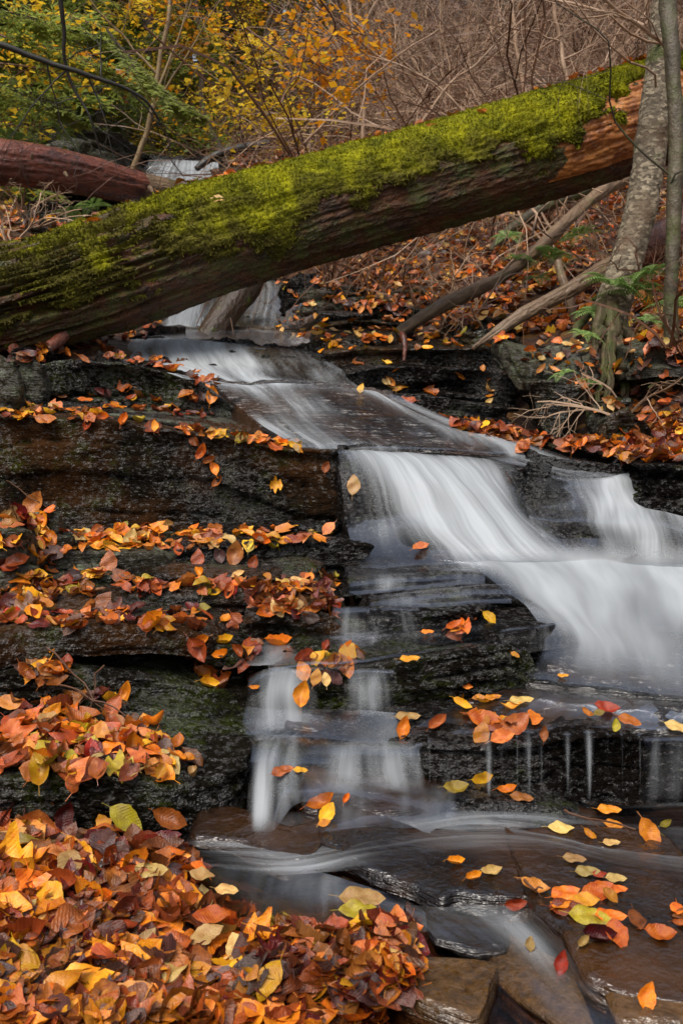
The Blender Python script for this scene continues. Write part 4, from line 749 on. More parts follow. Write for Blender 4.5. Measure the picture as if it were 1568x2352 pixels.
simple_log('split weathered branch stuck in the bank below the ferns', [(1085,800,4.95,.008),(1130,770,5.0,.022),(1200,722,5.05,.038),(1280,680,5.1,.042),(1350,640,5.15,.048),(1400,610,5.2,.05),(1440,590,5.25,.035)], 'stick', 17, 160, 36, .014, 14, .01, name='fallen_branch', cat='branch', end='log_bare')
simple_log('grey fallen branch running up the bank behind the ferns', [(1080,640,8.2,.03),(1160,540,8.1,.04),(1250,475,8.0,.05),(1340,440,7.9,.05),(1480,370,7.8,.05)], 'bark_dark', 19, 140, 30, .008, 12, .02, name='fallen_branch', cat='branch')
simple_log('dark red fallen trunk at the right edge of the bank', [(1430,600,6.4,.10),(1500,560,6.4,.12),(1600,520,6.4,.13),(1720,470,6.4,.13)], 'log_red', 21, 100, 50, .01, 10, .02, end='log_bare')
simple_log('small rotten stake leaning on the wet slab', [(927,830,5.0,.010),(929,800,5.02,.014),(926,775,5.05,.018),(921,765,5.08,.012)], 'log_red', 23, 40, 16, .004, 20, .004, name='stake', cat='stick')
simple_log('broken stake standing in the fern bank', [(1318,740,5.3,.018),(1308,690,5.3,.022),(1290,640,5.35,.024),(1280,600,5.4,.02)], 'stick', 25, 50, 20, .006, 20, .004, name='stake', cat='stick')
simple_log('dark fallen limb reaching the distant waterfall', [(452,388,12.0,.03),(480,365,12.1,.04),(530,345,12.2,.045),(620,330,12.4,.05)], 'twig_dark', 27, 60, 20, .01, 8, .03, name='fallen_branch', cat='branch')
simple_log('root end poking out below the thick end of the log', [(30,800,4.7,.03),(60,825,4.65,.035),(110,800,4.75,.03),(150,770,4.85,.03)], 'log_red', 29, 50, 20, .01, 12, .01, name='broken_root', cat='root')
print('logs', time.time() - T0)
# ------------------------------------------------------------------ the two trees at the right
def wig(a, b, n, amp, seed):
    t = np.linspace(0, 1, n)[:, None]; p = np.array(a)*(1 - t) + np.array(b)*t
    q = np.stack([t[:, 0]*3, t[:, 0]*0 + seed, t[:, 0]*0], -1)
    return p + np.stack([fbm(q, 1, 2, seed), fbm(q, 1, 2, seed + 5), fbm(q, 1, 2, seed + 9)], -1)*amp*np.sin(t*math.pi)**.5
def branchy(mb, p, d, L, r, depth, rs, kids=4, droop=-.1, wob=.35, sides=4, spread=.9, leaf=None):
    n = max(4, int(6 if depth > 0 else 5)); pts = [np.array(p, float)]; dd = np.array(d, float)
    for i in range(n):
        dd = dd + rs.normal(0, wob/ math.sqrt(n), 3) + np.array([0, 0, droop/n]); dd /= np.linalg.norm(dd); pts.append(pts[-1] + dd*L/n)
    pts = np.array(pts); mb.tube(pts, np.linspace(r, r*.45, n + 1), sides, rs.uniform(0, 1))
    if leaf is not None and depth <= 1: leaf.extend([(q, dd) for q in pts[1:]])
    if depth > 0:
        for k in range(kids):
            t = rs.uniform(.2, .98); i = int(t*n); q = pts[i]*(1 - (t*n - i)) + pts[min(n, i + 1)]*(t*n - i)
            nd = dd + rs.normal(0, spread, 3); nd /= np.linalg.norm(nd)
            branchy(mb, q, nd, L*rs.uniform(.35, .7), r*.5*(1 - t*.3), depth - 1, rs, kids, droop, wob, sides, spread, leaf)
def trunk_mesh(ctrl, n, m, seed, amp, rsc, big):
    c, N, rad, th, L, UV, t = log_grid(ctrl, n, m, seed, amp, rsc, big)
    return c, c[:, None] + N*rad[..., None], grid_faces(n, m, True), UV
rs = np.random.default_rng(4)
def tree_near(label, ctrl, mat, seed, m=50, roots=(), twigs=(), amp=.012, big=.015, tmat='twig', rsc=14):
    # a vertical trunk has to be framed about an axis other than z: tilt the control line slightly
    A = np.array([list(P(*q[:3])) + [q[3]] for q in ctrl]); n = 300; C = catmull(A, n); c = C[:, :3]; r = C[:, 3]
    t = np.gradient(c, axis=0); t /= np.linalg.norm(t, axis=1)[:, None]; a = np.cross(t, [0, 1., 0]); a /= np.linalg.norm(a, axis=1)[:, None]; b = np.cross(a, t)
    th = np.linspace(0, 2*math.pi, m, endpoint=False); L = np.concatenate([[0], np.cumsum(np.linalg.norm(np.diff(c, axis=0), axis=1))])
    N = np.cos(th)[None, :, None]*a[:, None] + np.sin(th)[None, :, None]*b[:, None]; pos = c[:, None] + N*r[:, None, None]
    rad = r[:, None] + fbm(pos*np.array([1, 1, .6]), rsc, 4, seed)*amp + np.floor(fbm(pos, 22, 3, seed + 4)*3)/3*amp*.5 + fbm(pos, 2, 2, seed + 3)*big
    V = c[:, None] + N*rad[..., None]; UV = np.stack(np.broadcast_arrays(th[None]*r.mean(), L[:, None]), -1)
    root = thing('tree', tuple(c[0]), label, 'tree'); F = grid_faces(n, m, True)
    child('trunk', mesh_np('trunk', V.reshape(-1, 3), F, UV.reshape(-1, 2), {}, [M[mat]]), root); solid_wood(V.reshape(-1, 3), F)
    for rt in roots:
        B = np.array([list(P(*q[:3])) + [q[3]] for q in rt]); B = catmull(B, 40); B[:, 3] *= .72; mb = MB()
        q = B[:, :3] + np.stack([fbm(B[:, :3], 8, 3, seed), fbm(B[:, :3], 8, 3, seed+4), fbm(B[:, :3], 8, 3, seed+8)], -1)*.035; mb.tube(q, B[:, 3]*(1 + .25*fbm(B[:, :3], 30, 2, seed)), 10)
        child('root', mb.mesh('root', M['root']), root)
    for (p0, p1, r0, kids) in twigs:
        mb = MB(); a0, b0 = P(*p0), P(*p1); pts = wig(a0, b0, 12, .10, int(p0[0])); mb.tube(pts, np.linspace(r0, r0*.35, 12), 5)
        for k in range(kids):
            i = rs.integers(2, 11); dd = (pts[-1] - pts[0]); dd = dd/np.linalg.norm(dd) + rs.normal(0, .6, 3); branchy(mb, pts[i], dd/np.linalg.norm(dd), rs.uniform(.3, .8), r0*.4, 1, rs, 3)
        child('branch', mb.mesh('branch', M[tmat]), root)
    return root
tree_near('leaning birch with pale flaky bark and mossy roots at right', [(1385,800,4.85,.06),(1392,760,4.85,.085),(1405,710,4.88,.092),(1425,650,4.9,.088),(1450,560,4.95,.088),(1472,470,5.0,.09),(1488,380,5.05,.088),(1502,270,5.1,.08),(1512,150,5.15,.072),(1520,30,5.2,.066),(1530,-300,5.3,.06),(1545,-1100,5.6,.045)], 'flake', 3, 60,
  roots=[[(1395,690,4.80,.06),(1375,740,4.72,.045),(1370,800,4.66,.032),(1345,870,4.55,.02)],[(1400,690,4.78,.06),(1405,760,4.68,.05),(1400,840,4.55,.035),(1385,930,4.4,.02)],[(1420,720,4.85,.05),(1450,780,4.75,.04),(1500,830,4.65,.03),(1560,850,4.6,.02)],[(1390,700,4.85,.05),(1340,730,4.85,.035),(1320,790,4.7,.025),(1325,880,4.5,.012)],[(1410,760,4.7,.05),(1430,830,4.6,.045),(1425,900,4.5,.03),(1435,960,4.4,.015)],[(1385,760,4.62,.03),(1352,840,4.5,.02),(1340,960,4.25,.012)],[(1395,800,4.6,.03),(1375,900,4.4,.02),(1362,990,4.1,.01)]],
  twigs=[((1515,100,5.1),(1230,-40,4.6),.008,4),((1505,200,5.0),(1290,-20,4.4),.007,3)], amp=.010)
tree_near('slender dark smooth-barked tree standing in front of the birch', [(1545,860,4.35,.052),(1541,800,4.35,.038),(1540,700,4.35,.034),(1542,600,4.35,.033),(1548,450,4.37,.033),(1552,300,4.4,.033),(1545,180,4.42,.036),(1538,80,4.45,.040),(1530,-20,4.5,.042),(1520,-400,4.6,.04),(1515,-1200,4.9,.03)], 'bark_dark', 6, 36,
  roots=[[(1545,830,4.35,.035),(1520,870,4.3,.02),(1500,900,4.25,.012)],[(1546,840,4.33,.035),(1570,880,4.25,.02),(1600,900,4.2,.012)]],
  twigs=[((1535,400,4.35),(1250,-60,4.0),.006,2),((1540,420,4.35),(1700,200,4.2),.006,3)], amp=.007, big=.010, tmat='bark_dark')
# slim saplings and the dark boughs at upper left
def sapling(label, line, r0, r1, mat='sapling', kids=(), name='sapling', cat='sapling', seed=1, sub=3, amp=.05, wl=None):
    rs = np.random.default_rng(seed); A = np.array([P(*q) for q in line]); pts = catmull(A, 40); pts = pts + np.stack([fbm(pts, 2.5, 3, seed), fbm(pts, 2.5, 3, seed+3), fbm(pts, 2.5, 3, seed+7)], -1)*amp
    root = thing(name, tuple(pts[0]), label, cat); mb = MB(); mb.tube(pts, np.linspace(r0, r1, 40), 7, .5); child('stem', mb.mesh('stem', M[mat]), root)
    for (i, tgt, L) in kids:
        mb = MB(); d = np.array(P(*tgt)) - pts[i]; LL = np.linalg.norm(d); p2 = wig(pts[i], pts[i] + d, 14, .12*LL*.5, i + seed); mb.tube(p2, np.linspace(r1*.9, r1*.25, 14), 5, .5)
        for k in range(sub):
            j = rs.integers(2, 13); dd = d/LL + rs.normal(0, .7, 3); branchy(mb, p2[j], dd/np.linalg.norm(dd), L*rs.uniform(.3, 1), r1*.3, 1, rs, 4)
        child('branch', mb.mesh('branch', M[mat]), root)
    return root
sapling('tall pale forked sapling rising behind the red log', [(288,442,9.4),(300,400,9.4),(335,310,9.4),(352,220,9.4),(368,130,9.4),(392,0,9.4),(410,-200,9.5),(420,-600,9.8)], .032, .018, 'sapling', [(14,(520,-20,9.0),1.),(20,(180,-30,9.2),1.),(16,(450,-60,9.3),.8)], seed=3, sub=5)
sapling('dark bough entering from the left border and drooping inward', [(-700,20,4.4),(-200,40,4.5),(10,95,4.6),(130,145,4.7),(230,185,4.8),(330,225,4.9),(372,275,5.0)], .020, .006, 'twig_dark', [(18,(150,330,4.8),.7),(24,(260,320,4.9),.6),(30,(400,330,5.),.5),(21,(60,260,4.7),.6),(26,(230,60,4.8),.5)], 'tree_bough', 'bough', 5, 4, .05)
sapling('dark bough hanging down from the top left', [(60,-900,4.6),(100,-300,4.6),(132,-20,4.7),(142,60,4.75),(152,140,4.8),(178,220,4.85),(212,290,4.9),(232,360,4.95)], .016, .004, 'twig_dark', [(22,(260,90,4.8),.6),(28,(100,250,4.8),.5),(34,(280,330,5.),.4),(26,(250,200,4.9),.5)], 'tree_bough', 'bough', 8, 4, .05)
sapling('thin leafless sapling left of the yellow leaves at top centre', [(832,320,8.6),(832,240,8.6),(820,160,8.6),(808,60,8.6),(800,-100,8.6),(790,-600,8.8)], .022, .012, 'twig', [(12,(900,60,8.4),1.),(16,(720,40,8.4),1.),(20,(880,-30,8.6),1.)], seed=11, sub=5)
sapling('straight bare sapling in the thicket above the log centre', [(1212,260,8.8),(1205,200,8.8),(1190,110,8.8),(1180,30,8.8),(1178,-100,8.8),(1170,-600,9)], .026, .014, 'twig', [(12,(1330,40,8.5),1.),(16,(1080,20,8.5),1.),(20,(1260,-30,8.6),1.)], seed=13, sub=5)
sapling('curved bare sapling in the thicket near the birch', [(1310,240,8.6),(1300,180,8.6),(1285,100,8.6),(1268,20,8.6),(1262,-100,8.6),(1250,-600,9)], .024, .013, 'twig', [(12,(1400,80,8.4),1.),(16,(1180,60,8.4),1.)], seed=15, sub=5)
for i, (lab, a, b) in enumerate([('bare arching stem crossing over the pale sapling stems', (1480,60,7.2), (1000,-30,7.8)), ('long pale arching cane rising from the log to the top', (700,330,8.2), (1010,60,7.6)), ('low grey cane lying just behind the log', (560,325,10.), (900,330,9.)), ('grey cane bending over the far waterfall rocks', (600,335,10.5), (800,290,9.6)),
    ('silvery cane leaning left above the middle of the log', (1080,270,8.), (820,90,8.)), ('silvery cane leaning right above the middle of the log', (960,290,8.), (1180,60,8.)), ('pale cane crossing in front of the birch crown', (1560,150,5.), (1330,-30,4.6))]):
    sapling(lab, [a, tuple((np.array(a)*.6 + np.array(b)*.4) + np.array([0, -18, 0])), b], .013, .006, 'twig', [(10 + 6*k, (b[0] + random.uniform(-160, 160), b[1] + random.uniform(-60, 80), b[2]), .8) for k in range(4)], 'bare_cane', 'shrub stem', 20 + i, 4, .06)
# ------------------------------------------------------------------ bare shrubs in the thicket
def gz1(x, y): return float(ground_z(np.array([x]), np.array([y]))[0])
def shrub_proto(seed, H=1.6, stems=7, mat='twig', kids=5):
    rs = np.random.default_rng(seed); mb = MB()
    for k in range(stems):
        a = rs.uniform(0, 6.28); d = np.array([math.cos(a)*.7, math.sin(a)*.5, rs.uniform(.5, 1.2)]); d /= np.linalg.norm(d)
        branchy(mb, rs.normal(0, .06, 3)*[1, 1, 0], d, H*rs.uniform(.7, 1.2), .010, 2, rs, kids, -.45, .5, 3, .75)
    return mb.mesh('bare_shrub', M[mat], False)
SH = [shrub_proto(100 + k, mat='twig' if k % 2 else 'twig_brown') for k in range(6)]
SHS = [shrub_proto(130 + k, .5, 5, 'twig_brown' if k % 2 else 'twig', 4) for k in range(3)]
rs = np.random.default_rng(12)
def place(me, name, x, y, s, rz, label, cat, group, dz=0., tilt=(0, 0)):
    o = bpy.data.objects.new(name, me); col.objects.link(o); o.location = (x, y, gz1(x, y) + dz); o.scale = (s, s, s); o.rotation_euler = (tilt[0], tilt[1], rz)
    tag(o, label, cat, group); return o
cnt = 0
while cnt < 52:
    u = rs.uniform(560, 1620); d = rs.uniform(7.6, 17); v = rs.uniform(-50, 330)
    x = P(u, 300, d)[0]; z = gz1(x, d); 
    vv = 1176 - FP*math.tan(math.atan2(z, d) - PITCH)
    if u < 760 and d < 9: continue
    if u < 640 and d < 14: continue
    place(SH[rs.integers(0, 6)], 'bare_shrub', x, d, rs.uniform(.75, 1.5)*(1 + .03*d), rs.uniform(0, 6.28), 'tangled bare grey-brown shrub in the thicket behind and above the mossy log', 'shrub', 'bare shrubs of the thicket on the right hillside', -.05); cnt += 1
for k in range(10):
    u, d = rs.uniform(820, 1540), rs.uniform(10.5, 13); x = P(u, 300, d)[0]
    place(SH[(2*k + 1) % 6], 'bare_shrub', x, d, rs.uniform(1., 1.7), rs.uniform(0, 6.28), 'silvery bare shrub standing close behind the mossy log', 'shrub', 'silvery bare shrubs close behind the log', -.05)
for k in range(9):
    u, d = rs.uniform(880, 1500), rs.uniform(6.0, 7.8); x = P(u, 300, d)[0]
    place(SHS[rs.integers(0, 3)], 'bare_shrub', x, d, rs.uniform(.7, 1.3), rs.uniform(0, 6.28), 'low wiry leafless shrub on the leafy bank under the mossy log', 'shrub', 'low bare shrubs on the bank under the log', -.02)
for k, (u, v, d, s) in enumerate([(1440,960,4.0,.7),(1530,800,4.2,.9),(20,560,6.5,.9),(60,520,7,.9),(1500,640,4.8,.7)]):
    x, y, z = P(u, v, d); o = place(SHS[k % 3], 'bare_shrub', x, y, s, k, ['wiry twigs sprouting over the grey boulder at the right bank', 'twiggy shrub at the foot of the slender dark tree', 'brown roots and twigs at the left border behind the log', 'second clump of brown twigs below the red log', 'thin twigs between the birch and the dark tree'][k], 'shrub', None); o.location = (x, y, z)
print('shrubs', time.time() - T0)
# ------------------------------------------------------------------ ferns and green plants
def fern_mesh(seed, n=8, L=.32):
    rs = np.random.default_rng(seed); mb = MB()
    for k in range(n):
        a = k/n*6.28 + rs.uniform(-.3, .3); el = rs.uniform(.5, 1.1); LL = L*rs.uniform(.7, 1.15); d = np.array([math.cos(a), math.sin(a), 0])
        t = np.linspace(0, 1, 15)[:, None]; pts = d*t*LL*math.cos(el)*1.25 + np.array([0, 0, 1.])*(t*LL*math.sin(el) - t**2*LL*.75)
        mb.tube(pts, np.linspace(.0022, .0008, 15), 3, .2); sd = np.cross(d, [0, 0, 1.])
        for i in range(1, 15):
            w = LL*.30*math.sin(math.pi*min(1, (i/15)**.8*.97 + .05)); 
            for s in (-1, 1):
                p = pts[i]; tip = p + sd*s*w + (pts[i] - pts[i-1])*1.2 - np.array([0, 0, w*.25]); b = (pts[i] - pts[i-1])*.42
                mid = (p + tip)/2 + np.array([0, 0, w*.06]); mb.add([p - b, mid - b*1.1, tip, mid + b*1.1], [[0, 1, 2, 3]], None, rs.uniform(0, 1))
    return mb.mesh('fern', M['fern'], False)
FR = [fern_mesh(1), fern_mesh(2, 7), fern_mesh(3, 10, .28)]
ferns = [(1165,545,7.0,1.1,'pale green fern beside the upper end of the grey branch'),(1195,600,6.4,1.0,'fern between the two slanting branches'),(1262,590,6.5,1.3,'large spreading fern right of the mossy branch'),(1330,540,6.6,1.0,'fern highest on the bank below the log end'),(1235,640,6.0,.7,'small fern by the yellow leaf on the bank'),
 (1365,720,4.8,.9,'fern hanging on the roots left of the birch base'),(1400,655,4.7,1.1,'fern growing against the birch trunk'),(1455,670,4.7,1.2,'bright fern between birch and slender tree'),(1490,630,4.6,.9,'upright fern touching the slender tree'),(1290,860,4.15,.45,'tiny fern in the mouth of the hollow'),(1500,740,4.5,.8,'fern low in front of the slender tree'),(1355,880,4.2,.5,'little fern among the hanging roots'),
 (170,500,7.6,1.2,'leafy fern beneath the red log'),(215,475,8.0,1.2,'fern by the thin spouts under the red log'),(1540,700,4.9,1.,'fern at the right border behind the slender tree'),(1340,770,4.6,.6,'small fern above the lichened block'),(145,300,9.6,1.6,'fern at the foot of the pale outcrop'),(30,330,8.2,1.8,'fern cluster above the red log at the left border')]
for k, (u, v, d, s, lab) in enumerate(ferns):
    x, y, z = P(u, v, d); o = link('fern', FR[k % 3]); o.location = (x, y, z); o.scale = (s*.55,)*3; o.rotation_euler = (.25, 0, k*1.3); tag(o, lab, 'fern')
def bush_mesh(seed, mat, n=260, Rr=.4, leaf=.05, name='understory_plant'):
    rs = np.random.default_rng(seed); mb = MB(); lf = []
    for k in range(6):
        a = rs.uniform(0, 6.28); d = np.array([math.cos(a)*.6, math.sin(a)*.6, 1.]); branchy(mb, (0, 0, 0), d/np.linalg.norm(d), Rr*1.4, .006, 1, rs, 4, -.3, .5, 3, .8, lf)
    lf = [lf[i] for i in rs.integers(0, len(lf), n)]; st = mb.mesh('stems', M['twig_brown'], False)
    q = np.array([a for a, b in lf]) + rs.normal(0, Rr*.12, (n, 3)); mb = leaf_quads(q, rs, leaf, .5)
    return st, mb.mesh('leaves', M[mat], False)
def leaf_quads(q, rs, L, asp=.5, flat=.5, hang=0.):
    n = len(q); d = rs.normal(0, 1, (n, 3))*[1, 1, flat] + [0, 0, -hang]; d /= np.linalg.norm(d, axis=1)[:, None]; w = np.cross(d, rs.normal(0, .4, (n, 3)) + [0, 0, 1]); w /= np.linalg.norm(w, axis=1)[:, None] + 1e-6
    l = L*rs.uniform(.6, 1.3, n)[:, None]; V = np.stack([q, q + d*l*.5 + w*l*asp*.5, q + d*l, q + d*l*.45 - w*l*asp*.5], 1).reshape(-1, 3)
    mb = MB(); mb.add(V, np.arange(4*n).reshape(-1, 4), None, np.repeat(rs.uniform(0, 1, n), 4)); return mb
BU = [bush_mesh(1, 'green_leaves', 300, .45, .085), bush_mesh(2, 'green_leaves', 420, .6, .07), bush_mesh(3, 'brown_leaves', 300, .5, .08), bush_mesh(4, 'yellow_leaves', 260, .6, .07)]
def two_part(pair, name, pn, loc, s, rz, label, cat, group=None):
    r = thing(name, loc, label, cat, group); r.scale = (s,)*3; r.rotation_euler = (0, 0, rz)
    for me, nn in zip(pair, pn):
        o = bpy.data.objects.new(nn, me); col.objects.link(o); o.parent = r
    return r
rs = np.random.default_rng(31)
bl = ['leafy green shrub of the undergrowth beyond the logs', 'leafy green shrub of the undergrowth beyond the logs', 'withered brown-leaved shrub of the undergrowth beyond the logs', 'small yellow-leaved shrub of the undergrowth beyond the logs']
for k in range(84):
    u, d = rs.uniform(-60, 700), rs.uniform(9.5, 18)
    if 50 < u < 640 and d < 17.5: continue
    if u > 600 and rs.uniform() < .5: continue
    x = P(u, 300, d)[0]; kk = rs.choice([0, 1, 2, 3], p=[.42, .33, .17, .08])
    two_part(BU[kk], 'understory_shrub', ('stems', 'leaves'), (x, d, gz1(x, d) - .05), rs.uniform(.9, 1.9), rs.uniform(0, 6), bl[kk], 'shrub', ['green undergrowth shrubs', 'green undergrowth shrubs', 'withered undergrowth shrubs', 'yellow undergrowth shrubs'][kk])
# ------------------------------------------------------------------ background trees
def hemlock(seed, H=11):
    rs = np.random.default_rng(seed); t = MB(); pts = wig((0, 0, -.5), (rs.normal(0, .3), rs.normal(0, .3), H), 20, .3, seed); t.tube(pts, np.linspace(.16, .02, 20), 8, .5)
    b = t; sp = []
    for k in range(95):
        f = rs.uniform(.06, 1); i = f*19; p = pts[int(i)]; a = rs.uniform(0, 6.28); L = (1 - f*.75)*rs.uniform(1.6, 2.8)
        d = np.array([math.cos(a), math.sin(a), rs.uniform(-.15, .25)]); n = 7; q = [p]; 
        for j in range(n): d = d + rs.normal(0, .08, 3) + [0, 0, -.05]; d /= np.linalg.norm(d); q.append(q[-1] + d*L/n)
        q = np.array(q); b.tube(q, np.linspace(.018, .005, n + 1), 3, .3)
        sd = np.cross(d, [0, 0, 1.])
        for j in range(2, n + 1):
            for s in (-1, 1):
                for e in range(3):
                    dd = sd*s*rs.uniform(.5, 1.1) + d*rs.uniform(.2, 1.) + [0, 0, rs.uniform(-.35, .05)]; sp.append((q[j] + rs.normal(0, .05, 3), dd/np.linalg.norm(dd), L*.17*rs.uniform(.6, 1.3)))
    # each spray: flat feather of short needle twiglets
    Q = np.array([s[0] for s in sp]); D = np.array([s[1] for s in sp]); LL = np.array([s[2] for s in sp]); n = len(Q); m_ = 9
    tt = np.tile(np.linspace(.1, 1, m_), n); i = np.repeat(np.arange(n), m_); sg = np.tile(np.where(np.arange(m_) % 2, 1, -1), n)
    S = np.cross(D, [0, 0, 1.]); S /= np.linalg.norm(S, axis=1)[:, None] + 1e-6
    p = Q[i] + D[i]*(tt*LL[i])[:, None]; w = S[i]*sg[:, None]*(LL[i]*.38*(1.15 - tt))[:, None] + D[i]*(LL[i]*.16)[:, None] + rs.normal(0, .02, (n*m_, 3)); h = D[i]*.030
    V = np.stack([p - h, p + w - h*.6, p + w*1.08 + h*.5, p + h], 1).reshape(-1, 3)
    lf = MB(); lf.add(V, np.arange(len(V)).reshape(-1, 4), None, np.repeat(rs.uniform(0, 1, n*m_), 4))
    return [t.mesh('trunk', M['bark_far']), lf.mesh('crown', M['hemlock'], False)]
def broad(seed, mat, H=8, nl=5200, leaf=.075, lay=.5):
    rs = np.random.default_rng(seed); t = MB(); pts = wig((0, 0, -.4), (rs.normal(0, .5), rs.normal(0, .5), H), 20, .5, seed); t.tube(pts, np.linspace(.10, .02, 20), 8, .5)
    b = t; lf = []
    for k in range(20):
        f = rs.uniform(.12, 1); p = pts[int(f*19)]; a = rs.uniform(0, 6.28); d = np.array([math.cos(a), math.sin(a), rs.uniform(.0, .4)])
        branchy(b, p, d/np.linalg.norm(d), rs.uniform(1.5, 3.)*(1.1 - f*.5), .02, 2, rs, 4, -.1, .35, 3, .55, lf)
    ii = rs.integers(0, len(lf), nl); q = np.array([lf[i][0] for i in ii]) + rs.normal(0, .11, (nl, 3))*[1, 1, .35]
    return [t.mesh('trunk', M['bark_far']), leaf_quads(q, rs, leaf, .6, .35, .1).mesh('crown', M[mat], False)]
HE = [hemlock(1), hemlock(2, 9), hemlock(3, 13)]
YE = [broad(5, 'yellow_leaves'), broad(6, 'yellow_leaves', 7), broad(7, 'orange_leaves', 8), broad(8, 'brown_leaves', 7, 2600)]
print('tree protos', time.time() - T0)
def tree(pr, u, d, s, rz, label, cat, group):
    x = P(u, 300, d)[0]; r = thing('hemlock_tree' if 'hemlock' in label else 'deciduous_tree', (x, d, gz1(x, d) - .1), label, cat, group); r.scale = (s,)*3; r.rotation_euler = (0, 0, rz)
    for me, nn in zip(pr, ('trunk', 'crown')):
        o = bpy.data.objects.new(nn, me); col.objects.link(o); o.parent = r
    return r
rs = np.random.default_rng(77)
for k, (u, d, s) in enumerate([(-60,13,.9),(60,15.5,1.),(170,19,1.),(-40,21,1.1),(250,23,1.1),(330,17,.8),(430,21,1.),(520,19,.75),(110,27,1.2),(350,29,1.2),(560,27,1.1),(-180,17,1),(-260,11,1.),(640,22,.8),(30,33,1.3),(460,34,1.3),(230,15,.6)]):
    tree(HE[k % 3], u, d, s, rs.uniform(0, 6), 'dark green hemlock with drooping feathery boughs in the woods upstream', 'tree', 'hemlocks of the upstream woods')
for k, (u, d, s, j) in enumerate([(200,16,.75,0),(310,20,.9,0),(90,22,1.,0),(520,14.5,.62,1),(600,17,.7,0),(680,20,.8,1),(450,25,1.,0),(600,26,1.1,2),(250,30,1.3,1),(760,17.5,.62,2),(-20,26,1.1,1),(150,35,1.4,0),(340,38,1.4,2),(560,36,1.4,0),(720,29,1.1,0)]):
    tree(YE[j], u, d, s, rs.uniform(0, 6), 'slim tree with layers of %s leaves in the woods upstream' % ('orange' if j == 2 else 'yellow'), 'tree', '%s-leaved trees of the upstream woods' % ('orange' if j == 2 else 'yellow'))
for k in range(26):
    u, d = rs.uniform(640, 1700), rs.uniform(15, 32); x = P(u, 300, d)[0]
    tree(YE[3], u, d, rs.uniform(.7, 1.2), rs.uniform(0, 6), 'bare-looking tree with sparse withered brown leaves on the hillside behind the thicket', 'tree', 'sparse brown trees on the hillside')
for k in range(44):   # woods on both flanks and behind the photographer
    a = k/44*6.283; x, y = math.cos(a)*rs.uniform(13, 24), math.sin(a)*rs.uniform(12, 22) - 1
    if y > 4 and abs(x) < .5*y + 3: continue
    pr = HE[k % 3] if k % 3 else YE[k % 2]; r = thing('hemlock_tree' if k % 3 else 'deciduous_tree', (x, y, gz1(x, y) - .2), 'tree of the woods flanking the ravine, ' + ('dark green hemlock' if k % 3 else 'yellow-leaved'), 'tree', 'woods flanking the ravine'); r.scale = (1.3,)*3
    for me, nn in zip(pr, ('trunk', 'crown')):
        o = bpy.data.objects.new(nn, me); col.objects.link(o); o.parent = r
# sprays of yellow leaves hanging from boughs close above the thicket
def leafy_bough(label, line, n, mat, leaf=.07, r=.012, seed=1, spread=.18):
    rs = np.random.default_rng(seed); A = np.array([P(*q) for q in line]); pts = catmull(A, 24); root = thing('leafy_bough', tuple(pts[0]), label, 'bough'); mb = MB(); mb.tube(pts, np.linspace(r, r*.3, 24), 5, .5); lf = []
    for k in range(12):
        i = rs.integers(4, 24); d = rs.normal(0, 1, 3)*[1, 1, .25] + (pts[-1] - pts[0])/np.linalg.norm(pts[-1] - pts[0]); branchy(mb, pts[i], d/np.linalg.norm(d), rs.uniform(.25, .6), r*.35, 1, rs, 3, -.1, .4, 3, .7, lf)
    child('stem', mb.mesh('stem', M['twig_brown']), root); ii = rs.integers(0, len(lf), n); q = np.array([lf[i][0] for i in ii]) + rs.normal(0, spread*.25, (n, 3))
    child('leaves', leaf_quads(q, rs, leaf, .6, .4, .25).mesh('leaves', M[mat], False), root)
leafy_bough('orange-leaved bough at the top centre edge', [(640,-120,7.),(720,-20,7.2),(770,60,7.4),(730,120,7.5),(700,140,7.5)], 120, 'orange_leaves', .085, seed=3)
leafy_bough('long sagging yellow-leaved bough left of the thicket', [(330,60,9.),(420,140,9.2),(480,190,9.3),(540,215,9.4),(600,215,9.4)], 150, 'yellow_leaves', .08, seed=4)
leafy_bough('yellow-green spray dangling just above the thicket', [(560,60,8.6),(640,120,8.6),(700,150,8.6),(760,175,8.6)], 90, 'yellow_leaves', .09, seed=5)
leafy_bough('bright yellow bough high at top left', [(100,-120,9.4),(220,-40,9.4),(320,30,9.4),(420,60,9.4)], 200, 'yellow_leaves', .08, seed=6)
leafy_bough('broad yellow-leaved bough over the centre left woods', [(330,-60,10.),(430,40,10.),(540,90,10.),(620,100,10.)], 260, 'yellow_leaves', .085, seed=7)
leafy_bough('orange-yellow bough over the left woods', [(-60,60,10.),(60,100,10.),(160,125,10.),(240,165,10.),(290,200,10.)], 260, 'orange_leaves', .08, seed=9)
